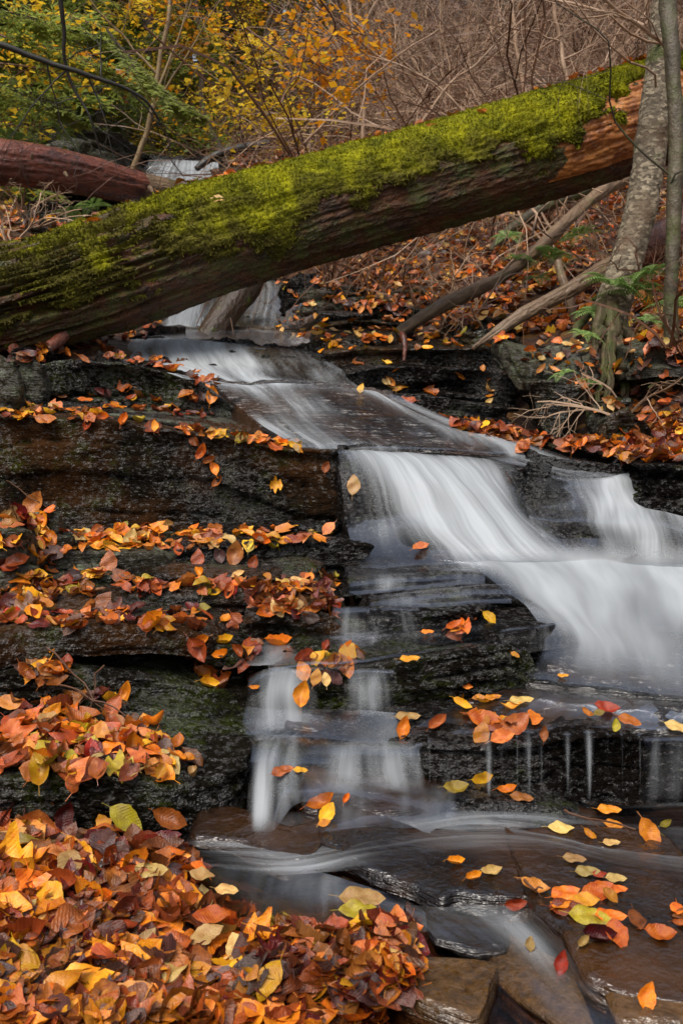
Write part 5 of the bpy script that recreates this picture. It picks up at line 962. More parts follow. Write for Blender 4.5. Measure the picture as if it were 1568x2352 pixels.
for k, (lab, ln, mt) in enumerate([('yellow-green bough hanging low above the red log', [(-60,140,9.),(40,150,9.),(120,165,9.1),(190,190,9.2)], 'yellow_leaves'), ('golden bough at the very top left corner', [(-120,10,9.),(-20,30,9.),(70,40,9.1),(150,30,9.2)], 'yellow_leaves'),
    ('yellow bough right of the pale forked sapling', [(380,120,10.),(450,160,10.),(520,240,10.),(560,260,10.)], 'yellow_leaves'), ('orange bough at the top between the sapling stems', [(330,-80,9.8),(380,-10,9.8),(440,15,9.8),(470,40,9.8)], 'orange_leaves'), ('yellow tuft low beside the bend of the long log', [(560,200,10.5),(600,240,10.5),(640,262,10.5),(700,270,10.5)], 'yellow_leaves'), ('orange bough high above the middle of the log', [(640,-60,8.4),(720,10,8.4),(790,60,8.4),(840,110,8.4)], 'orange_leaves'), ('orange-yellow spray left of the bare thicket', [(560,-30,8.8),(640,30,8.8),(700,90,8.8),(740,150,8.8)], 'orange_leaves'), ('green leafy bough above the far waterfall', [(300,200,13.),(360,240,13.),(430,270,13.),(500,280,13.)], 'green_leaves'), ('green leafy bough beside the pale outcrop', [(-40,300,9.5),(0,290,9.5),(30,285,9.5),(60,290,9.5)], 'green_leaves')]):
    leafy_bough(lab, ln, 240, mt, .08, seed=60 + k, spread=.5)
def hemlock_bough(label, line, seed, r=.012, W=.45):
    rs = np.random.default_rng(seed); pts = catmull(np.array([P(*q) for q in line]), 30); pts += np.stack([fbm(pts, 1.5, 2, seed), fbm(pts, 1.5, 2, seed + 2), fbm(pts, 1.5, 2, seed + 4)], -1)*.12
    root = thing('hemlock_bough', tuple(pts[0]), label, 'bough'); mb = MB(); mb.tube(pts, np.linspace(r, r*.3, 30), 5, .4); V = []
    for i in range(3, 30):
        ax = pts[i] - pts[i-1]; ax /= np.linalg.norm(ax); sd = np.cross(ax, [0, 0, 1.])
        for sg in (-1, 1):
            L = W*rs.uniform(.5, 1.2)*(1.15 - i/30); d = sd*sg*.8 + ax*rs.uniform(.4, .9) + [0, 0, rs.uniform(-.5, .0)]; d /= np.linalg.norm(d); tw = wig(pts[i], pts[i] + d*L, 8, .03, i); mb.tube(tw, np.linspace(.004, .0015, 8), 3, .3)
            s2 = np.cross(d, [0, 0, 1.]); s2 /= np.linalg.norm(s2) + 1e-6
            for j in range(26):
                f = rs.uniform(.1, 1); p = pts[i] + d*L*f + [0, 0, -.02]; w = s2*rs.choice([-1, 1])*rs.uniform(.03, .09)*(1.2 - f*.6) + d*.03 + rs.normal(0, .012, 3); h = d*.011; V.append([p - h, p + w - h*.5, p + w*1.1 + h*.5, p + h])
    child('stem', mb.mesh('stem', M['bark_far']), root); V = np.array(V); lf = MB(); lf.add(V.reshape(-1, 3), np.arange(len(V)*4).reshape(-1, 4), None, np.repeat(rs.uniform(0, 1, len(V)), 4)); child('needles', lf.mesh('needles', M['hemlock'], False), root)
for k, (lab, ln) in enumerate([('uppermost feathery hemlock bough at top left', [(-150,-40,7.5),(0,10,7.8),(120,50,8.),(230,90,8.2)]), ('feathery hemlock bough sweeping under the dark drooping bough', [(-150,140,7.5),(-20,190,7.8),(90,215,8.),(180,255,8.2)]), ('hemlock bough hanging in front of the pale forked sapling', [(250,60,9.),(330,150,9.),(380,220,9.),(450,280,9.1)]),
    ('hemlock bough at upper left centre behind the sapling', [(300,-60,10.),(400,10,10.),(480,90,10.2),(520,160,10.2)]), ('pale green hemlock bough just left of the far waterfall rocks', [(250,200,12.5),(330,230,12.5),(400,255,12.5),(450,270,12.6)]),
    ('hemlock bough spreading behind the hanging dark bough', [(20,90,9.),(120,130,9.2),(220,150,9.4),(320,200,9.5)]), ('hemlock bough high over the pale outcrop', [(60,110,9.6),(160,140,9.8),(250,160,10.),(330,200,10.)])]):
    hemlock_bough(lab, ln, 50 + k, W=.6)
print('trees', time.time() - T0)
# ------------------------------------------------------------------ fallen leaves
def leaf_shape(kind, seed, nx, ny, curl, fold):
    rs = np.random.default_rng(seed); t = np.linspace(0, 1, nx); s = np.linspace(-1, 1, ny)
    if kind == 'maple':
        w = .50*np.abs(np.sin(math.pi*t**.8))**.6*(1 + .45*np.cos(t*15.)) + .01
    else:
        pk = rs.uniform(.85, 1.05); w = (.31*rs.uniform(.85, 1.15))*np.sin(math.pi*t**pk)**.85*(1.06 - .25*t) + .005; w = w*(1 + .05*np.sin(t*60))
    x = t[:, None] + 0*s[None]; y = w[:, None]*s[None]
    ph = rs.uniform(0, 6, 4)
    z = fold*np.abs(y)*1. + curl*(x - .5)**2*1.6 - curl*.2 + .04*np.sin(x*7 + ph[0])*(y*3) + .03*np.sin(x*11 + y*9 + ph[1]) + rs.uniform(-.7, .7)*(x - .5)*y 
    roll = rs.uniform(-1.2, 1.6) if kind != 'flat' else 0
    if kind == 'curled':
        a = np.abs(y)*3.2; z = z + np.abs(y)*np.sin(a)*.9; y = y*np.cos(a*.7)
    z = z + roll*.35*np.sign(s)[None]*np.clip(np.abs(s)[None] - .45, 0, 1)*y*1.5
    x0 = x; bend = rs.uniform(-.12, .12); y2 = y + bend*np.sin(math.pi*x)
    V = np.stack([x0 - .5, y2, z], -1).reshape(-1, 3); UV = np.stack([x, y + 0*x], -1).reshape(-1, 2); F = grid_faces(nx, ny)
    st = np.array([[-.5, 0, 0], [-.5, .012, .0], [-.72, .05*rs.uniform(-1, 1), .03], [-.72, .05, .03]]); st[3] = st[2] + [0, -.012, 0]
    st[:2, 2] = V[ny//2, 2]; sv = np.array([st[0], st[1], st[2], st[3]]); F = np.vstack([F, [[len(V), len(V) + 1, len(V) + 2, len(V) + 3]]]); V = np.vstack([V, sv]); UV = np.vstack([UV, [[0, 0]]*4])
    return V, F, UV
SHAPES = []
for i in range(16):
    kind = 'maple' if i in (7, 13) else ('curled' if i in (3, 9, 12, 15) else ('flat' if i in (0, 5) else 'beech'))
    SHAPES.append([leaf_shape(kind, 40 + i, nx, ny, [.05, .5, .35, .6, -.35, .08, .8, .3, .5, .9, -.5, .25, .7, .4, .2, 1.1][i], [.1, .35, .2, .3, .25, .05, .45, .15, .6, .2, .3, .5, .4, .2, .35, .5][i]) for nx, ny in ((15, 9), (7, 5))])
KIND = ['flat', 'folded', 'folded', 'curled', 'arched', 'flat', 'cupped', 'lobed', 'folded', 'tightly curled', 'arched', 'folded', 'curled', 'lobed', 'flat', 'tightly curled']
def bvh(Vs, Fs):
    V = np.vstack(Vs); tv = [tuple(v) for v in V.tolist()]; polys = []
    for f in Fs: polys.extend(f.tolist())
    return BVHTree.FromPolygons(tv, polys, all_triangles=False)
# degenerate-free because every stored face is a quad
BS = bvh(SV, SF); BG = BS; print('bvh', time.time() - T0)
BW = bvh(WV, [f for f in WF]) if WV else None
def hit(u, v, water=False, mx=40):
    d = Vector(ray(u, v)).normalized(); a = BS.ray_cast(Vector((0, 0, 0)), d, mx)
    if water and BW:
        b = BW.ray_cast(Vector((0, 0, 0)), d, mx)
        if b[0] is not None and (a[0] is None or b[3] < a[3]): return b[0], Vector((0, 0, 1)), b[3]
    if a[0] is None: return None
    n = a[1]; n = -n if n.dot(d) > 0 else n
    return a[0], n, a[3]
VL = np.vstack(WOODV); BL = BVHTree.FromPolygons([tuple(q) for q in VL.tolist()], np.vstack(WOODF).tolist(), all_triangles=False)
def on_wood(u, v):
    d = Vector(ray(u, v)).normalized(); b = BL.ray_cast(Vector((0, 0, 0)), d, 40); a = BS.ray_cast(Vector((0, 0, 0)), d, 40)
    return b[0] is not None and (a[0] is None or b[3] <= a[3] + 1e-3)
LEAVES = []   # dict entries
def put(loc, nrm, size, ci, sh, yaw, tilt, label=None, zone=''):
    q = nrm.to_track_quat('Z', 'Y').to_matrix(); T = Matrix.Rotation(yaw, 3, 'Z')
    t2 = Matrix.Rotation(tilt[0], 3, 'X') @ Matrix.Rotation(tilt[1], 3, 'Y'); m3 = q @ T @ t2
    px = size*FP/max(.5, loc.y); LEAVES.append((px if label is None else 1e4 + px, loc, m3, size, ci, sh, label, zone))
from collections import OrderedDict
PAL = {'soak': [('rust', 6), ('brown', 6), ('dark red', 4), ('purple brown', 2), ('orange', 2.5)], 'top': [('orange', 7), ('rust', 4.5), ('yellow', 3), ('tan', 2.5), ('dark red', 1), ('purple brown', .8), ('pale yellow', 1), ('lime', .3)],
 'mix': [('orange', 5), ('rust', 5), ('yellow', 2.2), ('tan', 3), ('brown', 3), ('dark red', 1.8), ('purple brown', .8), ('pale yellow', 1.4), ('lime', .5), ('red', .5)],
 'wet': [('rust', 6), ('orange', 3.2), ('brown', 4), ('dark red', 2.5), ('tan', 1.6), ('yellow', .8), ('purple brown', 1)],
 'bright': [('orange', 6), ('yellow', 3), ('tan', 3), ('rust', 3), ('pale yellow', 2.2), ('brown', 1.2), ('lime', .4)],
 'dry': [('tan', 7), ('brown', 3), ('orange', 2.0), ('rust', 2.5), ('pale yellow', 1.6), ('yellow', .8), ('purple brown', 2.5)]}
lr = random.Random(5)
def inpoly(x, y, p):
    c = False; j = len(p) - 1
    for i in range(len(p)):
        if (p[i][1] > y) != (p[j][1] > y) and x < (p[j][0] - p[i][0])*(y - p[i][1])/(p[j][1] - p[i][1]) + p[i][0]: c = not c
        j = i
    return c
def scatter(zone, poly, n, size=(.05, .095), pal='mix', nz=.25, loft=.012, tl=.35, shapes=None, clump=0., water=False, dmax=30):
    xs = [p[0] for p in poly]; ys = [p[1] for p in poly]; names, ws = zip(*PAL[pal]); k = 0; tries = 0
    while k < n and tries < n*12:
        tries += 1; u, v = lr.uniform(min(xs), max(xs)), lr.uniform(min(ys), max(ys))
        if not inpoly(u, v, poly): continue
        if clump and vn(np.array([u/70., v/28., n*1.]), 5) < clump - .6: continue
        h = hit(u, v, water)
        if h is not None and on_wood(u, v): continue
        if h is None or h[1].z < nz or h[0].y > dmax: continue
        s = lr.uniform(*size); up = Vector((0, 0, 1)); nn = (h[1]*.6 + up*.4).normalized()
        nn = (nn + Vector((lr.gauss(0, tl), lr.gauss(0, tl) - .12, 0))).normalized()
        sh = lr.choice(shapes) if shapes else lr.randrange(16)
        put(h[0] + nn*lr.uniform(.003, loft) + Vector((0, 0, .004)), nn, s, LCN.index(lr.choices(names, ws)[0]), sh, lr.uniform(0, 6.28), (lr.gauss(0, .12), lr.gauss(0, .12)), None, zone); k += 1
# carpets and lines of leaves, region by region (picture regions, leaves lie where the rock is hit)
scatter('in the wet leaf carpet along the bottom left', [(-40,1880),(230,1870),(330,1900),(420,1930),(440,2000),(560,2110),(700,2170),(930,2130),(960,2190),(930,2260),(870,2320),(800,2370),(-40,2370)], 560, (.045,.085), 'soak', .0, .010, .18)
scatter('in the wet leaf carpet along the bottom left', [(-40,1880),(230,1870),(330,1900),(420,1930),(440,2000),(560,2110),(700,2170),(930,2130),(960,2190),(930,2260),(870,2320),(800,2370),(-40,2370)], 170, (.05,.095), 'top', .0, .016, .24)
scatter('in the soaked rust-coloured mass at bottom centre', [(540,2140),(700,2150),(940,2120),(965,2190),(940,2270),(860,2300),(700,2320),(560,2280)], 160, (.045,.075), 'wet', .0, .03, .5)
scatter('on the leaf-strewn top of the low mossy rock wall', [(-40,1560),(90,1570),(240,1600),(330,1650),(430,1740),(480,1780),(330,1800),(200,1790),(-40,1780)], 170, (.04,.085), 'mix', .25, .018, .3)
scatter('on the shelf above the dark crevice', [(-40,1395),(250,1400),(480,1405),(560,1440),(510,1460),(250,1445),(-40,1450)], 60, (.04,.07), 'wet', .3, .010, .2)
scatter('in the deep pile at the left end of the steps', [(-40,1180),(110,1160),(130,1300),(120,1450),(-40,1450)], 85, (.045,.085), 'mix', .1, .02, .45)
scatter('in the leaf row along the middle step', [(60,1325),(300,1320),(500,1325),(770,1330),(790,1400),(700,1420),(540,1375),(300,1360),(60,1385)], 150, (.04,.07), 'mix', .3, .012, .25)
scatter('hanging over the edge of the middle step', [(560,1350),(760,1350),(760,1410),(700,1440),(600,1420)], 30, (.045,.07), 'wet', -.3, .015, .6)
scatter('in the leaf row at the foot of the big wall', [(60,1185),(300,1195),(430,1215),(760,1212),(780,1240),(500,1275),(380,1265),(100,1275)], 150, (.04,.07), 'bright', .3, .012, .25)
scatter('on the long leaf-lined ledge on top of the big wall', [(-40,930),(120,935),(300,960),(450,980),(700,1025),(700,1045),(450,1010),(250,985),(-40,965)], 110, (.04,.07), 'bright', .2, .012, .3)
scatter('on the mossy rock beneath the log', [(60,830),(230,830),(350,900),(500,880),(560,960),(400,960),(230,940),(60,900)], 40, (.045,.08), 'wet', .3, .012, .3)
scatter('along the rim of the rock beside the upper cascade', [(240,800),(420,835),(520,880),(480,900),(330,850),(230,820)], 45, (.045,.075), 'wet', .1, .015, .3)
scatter('in shadow under the fat end of the log', [(120,770),(330,745),(420,740),(330,775),(200,800),(100,830),(20,840)], 60, (.05,.08), 'wet', .1, .02, .3)
scatter('on the wet shelf leading to the trickles', [(1040,1590),(1220,1600),(1250,1670),(1180,1700),(1060,1690)], 12, (.05,.07), 'bright', .0, .015, .3)
scatter('scattered over the brown slab at lower right', [(1240,2080),(1568,2060),(1568,2200),(1400,2180)], 6, (.04,.06), 'bright', .4, .006, .08, [0, 5, 14])
scatter('in the tuft at the end of the black step', [(1030,1440),(1090,1420),(1100,1460),(1040,1465)], 7, (.045,.065), 'bright', .0, .01, .4)
scatter('in the clump draped on the little falls', [(690,1500),(830,1490),(820,1530),(760,1570),(690,1560)], 22, (.04,.065), 'wet', -.3, .012, .6)
scatter('in the orange cluster at the left of the little falls', [(440,1470),(590,1475),(600,1560),(520,1600),(430,1560)], 22, (.045,.07), 'mix', .0, .015, .5)
scatter('on the mossy bulging ledge', [(60,1520),(150,1520),(170,1570),(60,1560)], 14, (.05,.07), 'mix', .1, .015, .4)
scatter('in the russet drift on the right bank shelf', [(1010,960),(1130,980),(1300,1020),(1420,1000),(1568,950),(1568,1065),(1400,1060),(1200,1030),(1080,1000)], 420, (.05,.085), 'wet', .0, .025, .45)
scatter('on the dark slabs right of the upper cascade', [(720,740),(900,725),(1180,770),(1200,800),(1150,810),(900,800),(720,810)], 90, (.05,.08), 'bright', .5, .015, .3)
scatter('on the dripping black wall', [(790,835),(1130,840),(1200,940),(1000,930),(800,900)], 14, (.05,.08), 'bright', -.2, .01, .3)
scatter('around the roots of the birch', [(1180,700),(1420,700),(1568,850),(1568,980),(1380,960),(1200,830)], 150, (.05,.08), 'dry', .0, .02, .5)
scatter('on the litter of the right bank', [(700,620),(900,560),(1200,480),(1420,400),(1568,380),(1568,860),(1420,760),(1180,770),(900,740),(760,700)], 1700, (.06,.10), 'dry', .0, .04, .6)
scatter('on the litter behind the logs', [(-40,470),(200,500),(0,560),(-40,580)], 90, (.06,.09), 'dry', .0, .04, .6)
scatter('by the falls under the log', [(620,650),(760,640),(760,780),(640,790)], 40, (.05,.08), 'bright', .1, .02, .3)
scatter('on the hillside floor above the log', [(420,200),(1568,0),(1568,160),(830,330),(500,420)], 1500, (.07,.11), 'dry', .0, .05, .6, None, 0, False, 16)
scatter('on the back of the red log and log top', [(0,345),(480,420),(300,480),(700,360),(1450,150),(1200,250),(300,500),(0,600)], 0)
# single leaves that can be picked out: u, v, length in picture px, colour, shape, yaw, tilt, label
S = [
 (200,2250,150,'yellow',0,.3,.1,'largest flat bright yellow leaf in the bottom left carpet'),(110,2150,120,'purple brown',1,1.2,-.2,'veined purple-brown folded leaf beside the brown stone'),(75,2090,60,'pale yellow',3,1.0,0,'small pale curled leaf leaning on the purple-brown one'),
 (300,2290,130,'tan',1,.35,.2,'pinkish folded leaf below the big yellow leaf'),(410,2235,110,'tan',8,-1.0,.3,'brown folded leaf standing at the centre of the bottom carpet'),(345,2200,100,'orange',8,.9,.3,'bright orange blade leaf above the folded brown one'),
 (480,2150,90,'pale yellow',5,.6,.1,'mottled pale yellow leaf at the centre of the carpet'),(440,2240,110,'yellow',14,.3,.1,'long yellow-orange leaf left of the soaked mass'),(545,2180,80,'pale yellow',0,1.8,.35,'upright pale yellow leaf at the rim of the soaked mass'),
 (840,2130,100,'yellow',5,.2,.25,'golden leaf on top of the soaked mass'),(895,2195,70,'yellow',1,-.9,.3,'yellow leaf hanging on the right side of the soaked mass'),(820,2090,90,'lime',0,.15,.05,'blurred green leaf in the pool edge by the soaked mass'),(830,2070,110,'pale yellow',14,-.1,.05,'pale peach leaf afloat just behind the soaked mass'),
 (65,1945,100,'lime',0,.1,.2,'yellow-green flat leaf left of the maple-like ones'),(40,1925,70,'pale yellow',6,.3,.2,'cream cupped leaf at the left border'),(100,1900,90,'tan',8,-.7,.1,'light brown folded leaf near the left border'),(300,1890,95,'lime',5,-.6,.6,'olive yellow leaf leaning on the mossy wall'),
 (400,1890,90,'rust',6,-.4,.6,'rusty leaf leaning on the mossy wall beside the olive one'),(385,1930,80,'dark red',2,.1,.2,'glossy dark red leaf below the leaning rusty leaf'),(165,1880,70,'dark red',8,1.4,.4,'wine-red crumpled leaf at the top of the carpet'),(160,1960,70,'orange',6,1.1,.3,'orange cupped leaf beside the wine-red one'),(350,2010,90,'pale yellow',14,.1,.1,'pale yellow leaf pointing to the pool'),(372,1985,80,'tan',1,.9,.5,'veined upright tan leaf above the pool'),
 (25,2100,110,'orange',7,1.3,.2,'large amber leaf at the left border'),(25,2240,70,'yellow',6,1.3,.1,'yellow oval leaf by the left border near the bottom'),(20,2270,80,'yellow',0,.2,.1,'speckled yellow-green leaf in the bottom left corner'),(170,2330,80,'yellow',2,1.2,.2,'yellow leaf cut by the bottom border'),(400,2330,120,'rust',14,.0,.1,'wet rust-red leaf lying along the bottom border'),(620,2330,90,'orange',7,.8,.2,'orange leaf at the bottom border right of the carpet'),
 (470,2012,62,'pale yellow',0,-.2,.05,'pale oval leaf afloat in the brown pool'),(525,2050,58,'pale yellow',14,-.2,.05,'second pale leaf afloat, nearer the rocks of the pool'),(490,2105,90,'orange',5,0,.05,'submerged orange leaf at the pool edge'),
 (195,1770,125,'tan',2,.1,.3,'big pale brown leaf draped over the mossy wall edge'),(385,1755,95,'pale yellow',5,-.8,.4,'cream leaf slanting over the mossy wall edge'),(165,1655,50,'yellow',0,1.5,.5,'amber leaf stuck upright on the low wall top'),(207,1665,48,'yellow',6,.1,.5,'round amber leaf next to the upright one'),(95,1705,60,'lime',1,-.7,.3,'yellow-green leaf on the low wall top'),(260,1725,75,'orange',14,-.1,.2,'slender orange leaf on the low wall top'),(15,1740,70,'tan',5,.1,.3,'pinkish leaf at the left border on the low wall'),(365,1700,65,'orange',14,-.2,.2,'light orange leaf near the end of the low wall'),(290,1600,62,'orange',3,1.3,.9,'orange curled leaf standing in the dark crevice'),(100,1635,42,'tan',6,0,.2,'small tan leaf on the back of the low wall'),
 (145,1540,48,'orange',6,0,.3,'orange cupped leaf on the mossy bulge'),(92,1530,45,'yellow',3,.8,.3,'golden crumpled leaf on the mossy bulge'),(495,1555,75,'orange',7,-.7,.5,'vivid orange leaf in the cluster on the mossy bulge'),(455,1500,65,'rust',8,-1.0,.8,'rust leaf standing left of the vivid orange one'),(515,1475,45,'yellow',9,.3,.3,'little yellow curled leaf above the cluster'),(545,1440,62,'tan',8,-1.1,.6,'tan leaf bent over the dark block'),(640,1478,62,'orange',9,0,.1,'orange folded leaf on the wet block'),
 (98,1395,75,'tan',1,-.3,.4,'large veined tan leaf in the left pile'),(240,1390,60,'rust',5,1.0,.7,'rust leaf leaning against the middle step'),(253,1300,60,'rust',0,1.5,.9,'rust oval leaf flat against the pale-edged block'),(190,1240,48,'pale yellow',6,0,.3,'cream round leaf above the pale-edged block'),(300,1240,48,'pale yellow',2,1.2,.6,'cream upright leaf above the pale-edged block'),(285,1215,34,'lime',0,1.,.5,'small lime green leaf at the foot of the big wall'),(340,1215,48,'tan',6,0,.2,'peach cupped leaf at the foot of the big wall'),(240,1258,60,'yellow',14,0,.2,'flat yellow leaf above the pale-edged block'),
 (455,1290,48,'rust',0,1.5,.9,'rust leaf pressed on the narrow black shelf'),(540,1280,60,'tan',1,1.4,.9,'pinkish tall leaf pressed on the narrow black shelf'),(575,1260,30,'lime',0,1.4,.8,'little yellow-green leaf right of the pinkish tall one'),(505,1282,40,'purple brown',1,1.9,.9,'purplish leaf pressed on the narrow black shelf'),(655,1247,30,'orange',14,0,.2,'orange leaf lying at the wall foot near the water'),(465,1400,42,'lime',5,0,.4,'yellow-green leaf on the middle step face'),(585,1300,38,'rust',8,1.4,.8,'rust leaf hanging below the black shelf'),
 (80,1165,65,'tan',1,1.0,.8,'pinkish tall leaf standing against the big wall at left'),(30,1210,60,'tan',0,0,.3,'pale salmon leaf on the grey block at left'),
 (110,970,50,'tan',1,-.1,.5,'pinkish veined leaf on the lip of the big wall'),(678,1030,38,'yellow',6,-.6,.5,'golden leaf on the wall lip nearest the waterfall'),(635,1120,28,'yellow',13,0,.6,'tiny yellow leaf stuck to the face of the big wall'),(500,1112,32,'rust',6,.9,.9,'lowest rust leaf in the chain down the big wall'),(492,1083,34,'orange',2,2.0,.8,'orange leaf in the chain down the big wall'),(482,1062,30,'tan',9,.5,.7,'leaf in the middle of the chain down the big wall'),(462,1042,40,'orange',12,1.2,.6,'upper leaf of the chain down the big wall'),(446,1018,30,'rust',10,2.4,.4,'topmost leaf of the chain down the big wall'),(750,1080,30,'rust',8,1.3,.8,'red-brown leaf stuck beside the waterfall'),
 (810,1122,48,'pale yellow',0,1.5,1.,'pale yellow leaf stuck upright in the left of the waterfall'),(965,1262,42,'tan',8,.5,.3,'tan leaf caught in the spray below the waterfall'),(488,915,42,'orange',1,1.4,.8,'orange leaf pasted on the rounded end of the mossy rock'),(480,890,24,'tan',0,.8,.4,'small leaf at the top of the rounded end'),
 (910,890,34,'yellow',7,1.5,.8,'yellow leaf stuck on the dripping black wall'),
 (725,1560,42,'yellow',0,1.3,.8,'yellow leaf hanging on the draped clump'),(748,1565,34,'pale yellow',0,1.7,.8,'pale leaf hanging at the right of the draped clump'),(697,1600,62,'orange',8,1.4,1.,'orange leaf hanging lowest from the draped clump'),(585,1582,26,'orange',6,0,.4,'small orange leaf left of the thread of water'),
 (1040,1440,45,'orange',3,.6,.4,'orange curled leaf in the tuft on the black step'),(1120,1425,40,'yellow',8,-.9,.6,'yellow leaf at the end of the black step'),(980,1455,30,'orange',14,0,.2,'thin orange leaf on the brown terrace'),(940,1517,48,'yellow',14,.1,.1,'slim yellow leaf at the lip of the central rock'),(1072,1580,24,'orange',6,0,.5,'small orange leaf on the mossy layered front'),(1180,1508,24,'yellow',14,-.8,.4,'tiny yellow leaf at the shoulder of the central rock'),(1290,1555,26,'orange',14,0,.1,'orange leaf alone in the dark current'),
 (925,1678,58,'orange',6,1.3,.6,'peach cupped leaf at the left of the trickle ledge'),(935,1650,60,'pale yellow',14,0,.1,'flat yellow leaf above the peach cupped one'),(1002,1665,54,'tan',9,.7,.5,'pale curled leaf hooked on the trickle ledge'),(1098,1605,34,'tan',5,.2,.2,'pale leaf behind the ledge cluster'),(1195,1612,58,'pale yellow',14,.1,.05,'slim yellow-green leaf afloat behind the ledge'),(1130,1605,40,'orange',14,.2,.1,'orange-red leaf behind the ledge cluster'),(1175,1665,85,'tan',2,.5,.5,'largest crinkled peach leaf in the ledge cluster'),(1110,1655,80,'orange',1,-.3,.4,'long orange leaf in the ledge cluster'),(1100,1690,60,'orange',0,1.2,.8,'orange leaf hanging over the ledge below the cluster'),(1150,1700,60,'tan',8,.3,.5,'fan of crinkled leaf at the ledge rim'),(1245,1690,38,'tan',6,1.4,.8,'pale leaf hanging alone over the ledge rim'),(1060,1620,48,'yellow',3,-.6,.5,'golden leaf at the top of the ledge cluster'),
 (1390,1628,58,'red',1,-.3,.3,'bright red leaf on the right half of the ledge'),(1440,1660,55,'orange',14,-.6,.3,'orange blade right of the bright red leaf'),(1345,1640,32,'orange',6,-.9,.4,'peach leaf left of the bright red leaf'),(1407,1670,34,'lime',2,1.3,.7,'greenish leaf hanging below the bright red leaf'),(1372,1640,30,'lime',5,.4,.3,'olive leaf tucked under the bright red leaf'),(1550,1675,60,'pale yellow',14,-.6,.2,'yellow leaf at the right border of the ledge'),
 (735,1845,70,'orange',6,.5,.4,'large golden-orange leaf on the rounded pool rock'),(750,1870,55,'yellow',1,1.0,.6,'yellow folded leaf below the golden-orange one'),(795,1838,30,'orange',9,1.2,.3,'small curled leaf right of the golden-orange one'),(745,1897,30,'orange',5,.2,.7,'little leaf at the foot of the rounded pool rock'),(650,1775,55,'rust',14,.4,.2,'blurred red leaf in the small falls'),(690,1772,36,'yellow',14,-.2,.1,'blurred yellow leaf in the small falls'),
 (1045,1810,60,'lime',1,.1,.3,'green leaf on the dark ridge rock'),(1105,1788,56,'yellow',0,.1,.2,'olive yellow leaf behind the green leaf'),(1160,1815,48,'orange',6,.2,.3,'orange leaf right of the green leaf'),(1195,1835,56,'tan',14,-.3,.1,'tan leaf lying right of the orange leaf'),
 (1395,1863,56,'orange',14,-.1,.1,'orange leaf afloat below the trickles'),(1285,1902,62,'pale yellow',0,.0,.1,'pale yellow leaf at the edge of the flat black rock'),(1350,1918,36,'yellow',6,-.9,.4,'golden cupped leaf at the edge of the flat black rock'),(1405,1897,46,'orange',14,-.3,.2,'orange leaf on the back of the flat black rock'),(1485,1915,72,'orange',1,-1.1,.7,'upright orange leaf on the flat black rock'),(1522,1895,34,'lime',6,.5,.4,'olive round leaf at the right border'),(1400,1938,42,'pale yellow',14,0,.05,'slim pale leaf in front of the flat black rock'),
 (1315,1975,55,'pale yellow',14,-.2,.05,'pale yellow leaf in the current at right'),(1045,1980,42,'orange',9,0,.2,'peach curled leaf alone on the slanted slab'),(1085,2015,42,'orange',9,.4,.3,'orange curled leaf on the slanted slab'),(1125,2000,52,'pale yellow',12,.2,.3,'pale curled leaf on the slanted slab'),(1225,2035,70,'tan',12,-.4,.3,'crumpled peach leaf near the middle of the slab'),
 (1365,2045,85,'orange',2,.3,.25,'large orange leaf topping the pile on the brown slab'),(1295,2055,75,'orange',14,.3,.1,'long orange leaf at the left of the slab pile'),(1345,2005,60,'pale yellow',14,0,.1,'pale leaf at the top of the slab pile'),(1340,2068,70,'yellow',5,0,.1,'amber leaf at the base of the slab pile'),(1395,2060,45,'yellow',8,-1.,.4,'amber folded leaf in the slab pile'),(1410,2020,50,'pale yellow',14,-.1,.1,'cream leaf on the right of the slab pile'),(1415,2045,45,'orange',14,0,.1,'orange leaf at the right tip of the slab pile'),(1372,2008,38,'red',0,.1,.1,'scarlet leaf in the slab pile'),
 (1300,2090,90,'rust',14,-.15,.1,'long red-brown leaf lying on the slab edge'),(1350,2110,100,'lime',14,-.25,.1,'long olive leaf beside the red-brown one'),(1370,2150,80,'dark red',9,-.1,.3,'glossy wine-red curled leaf on the slab edge'),(1335,2165,40,'pale yellow',9,.8,.3,'small yellow curl beside the wine-red leaf'),(1510,2142,75,'orange',1,-.15,.2,'orange leaf at the right of the brown slab'),(1180,2075,55,'red',12,.1,.3,'dark red leaf in the gap between the slabs'),(1215,2170,38,'pale yellow',8,1.4,.4,'small pale leaf in the fast stream'),
 (1283,2215,62,'red',6,1.2,.5,'glossy red-orange leaf standing in the stream'),(1480,2290,70,'orange',8,1.2,.7,'orange folded leaf standing at bottom right'),(1555,2120,40,'orange',6,0,.2,'orange leaf cut by the right border on the slab'),
 (500,462,24,'pale yellow',7,1.4,.6,'tiny pale leaf with a long stem on the mossy log'),(990,295,24,'tan',6,0,.5,'peach leaf on the mossy log right of centre'),(1105,262,22,'tan',9,0,.5,'peach curled leaf on the mossy log'),(1040,270,24,'tan',6,0,.5,'pale leaf resting on the log crest'),(220,515,36,'orange',6,0,.5,'orange leaf on the left crest of the log'),(1212,628,36,'yellow',6,.2,.6,'bright yellow leaf on the fern bank')]
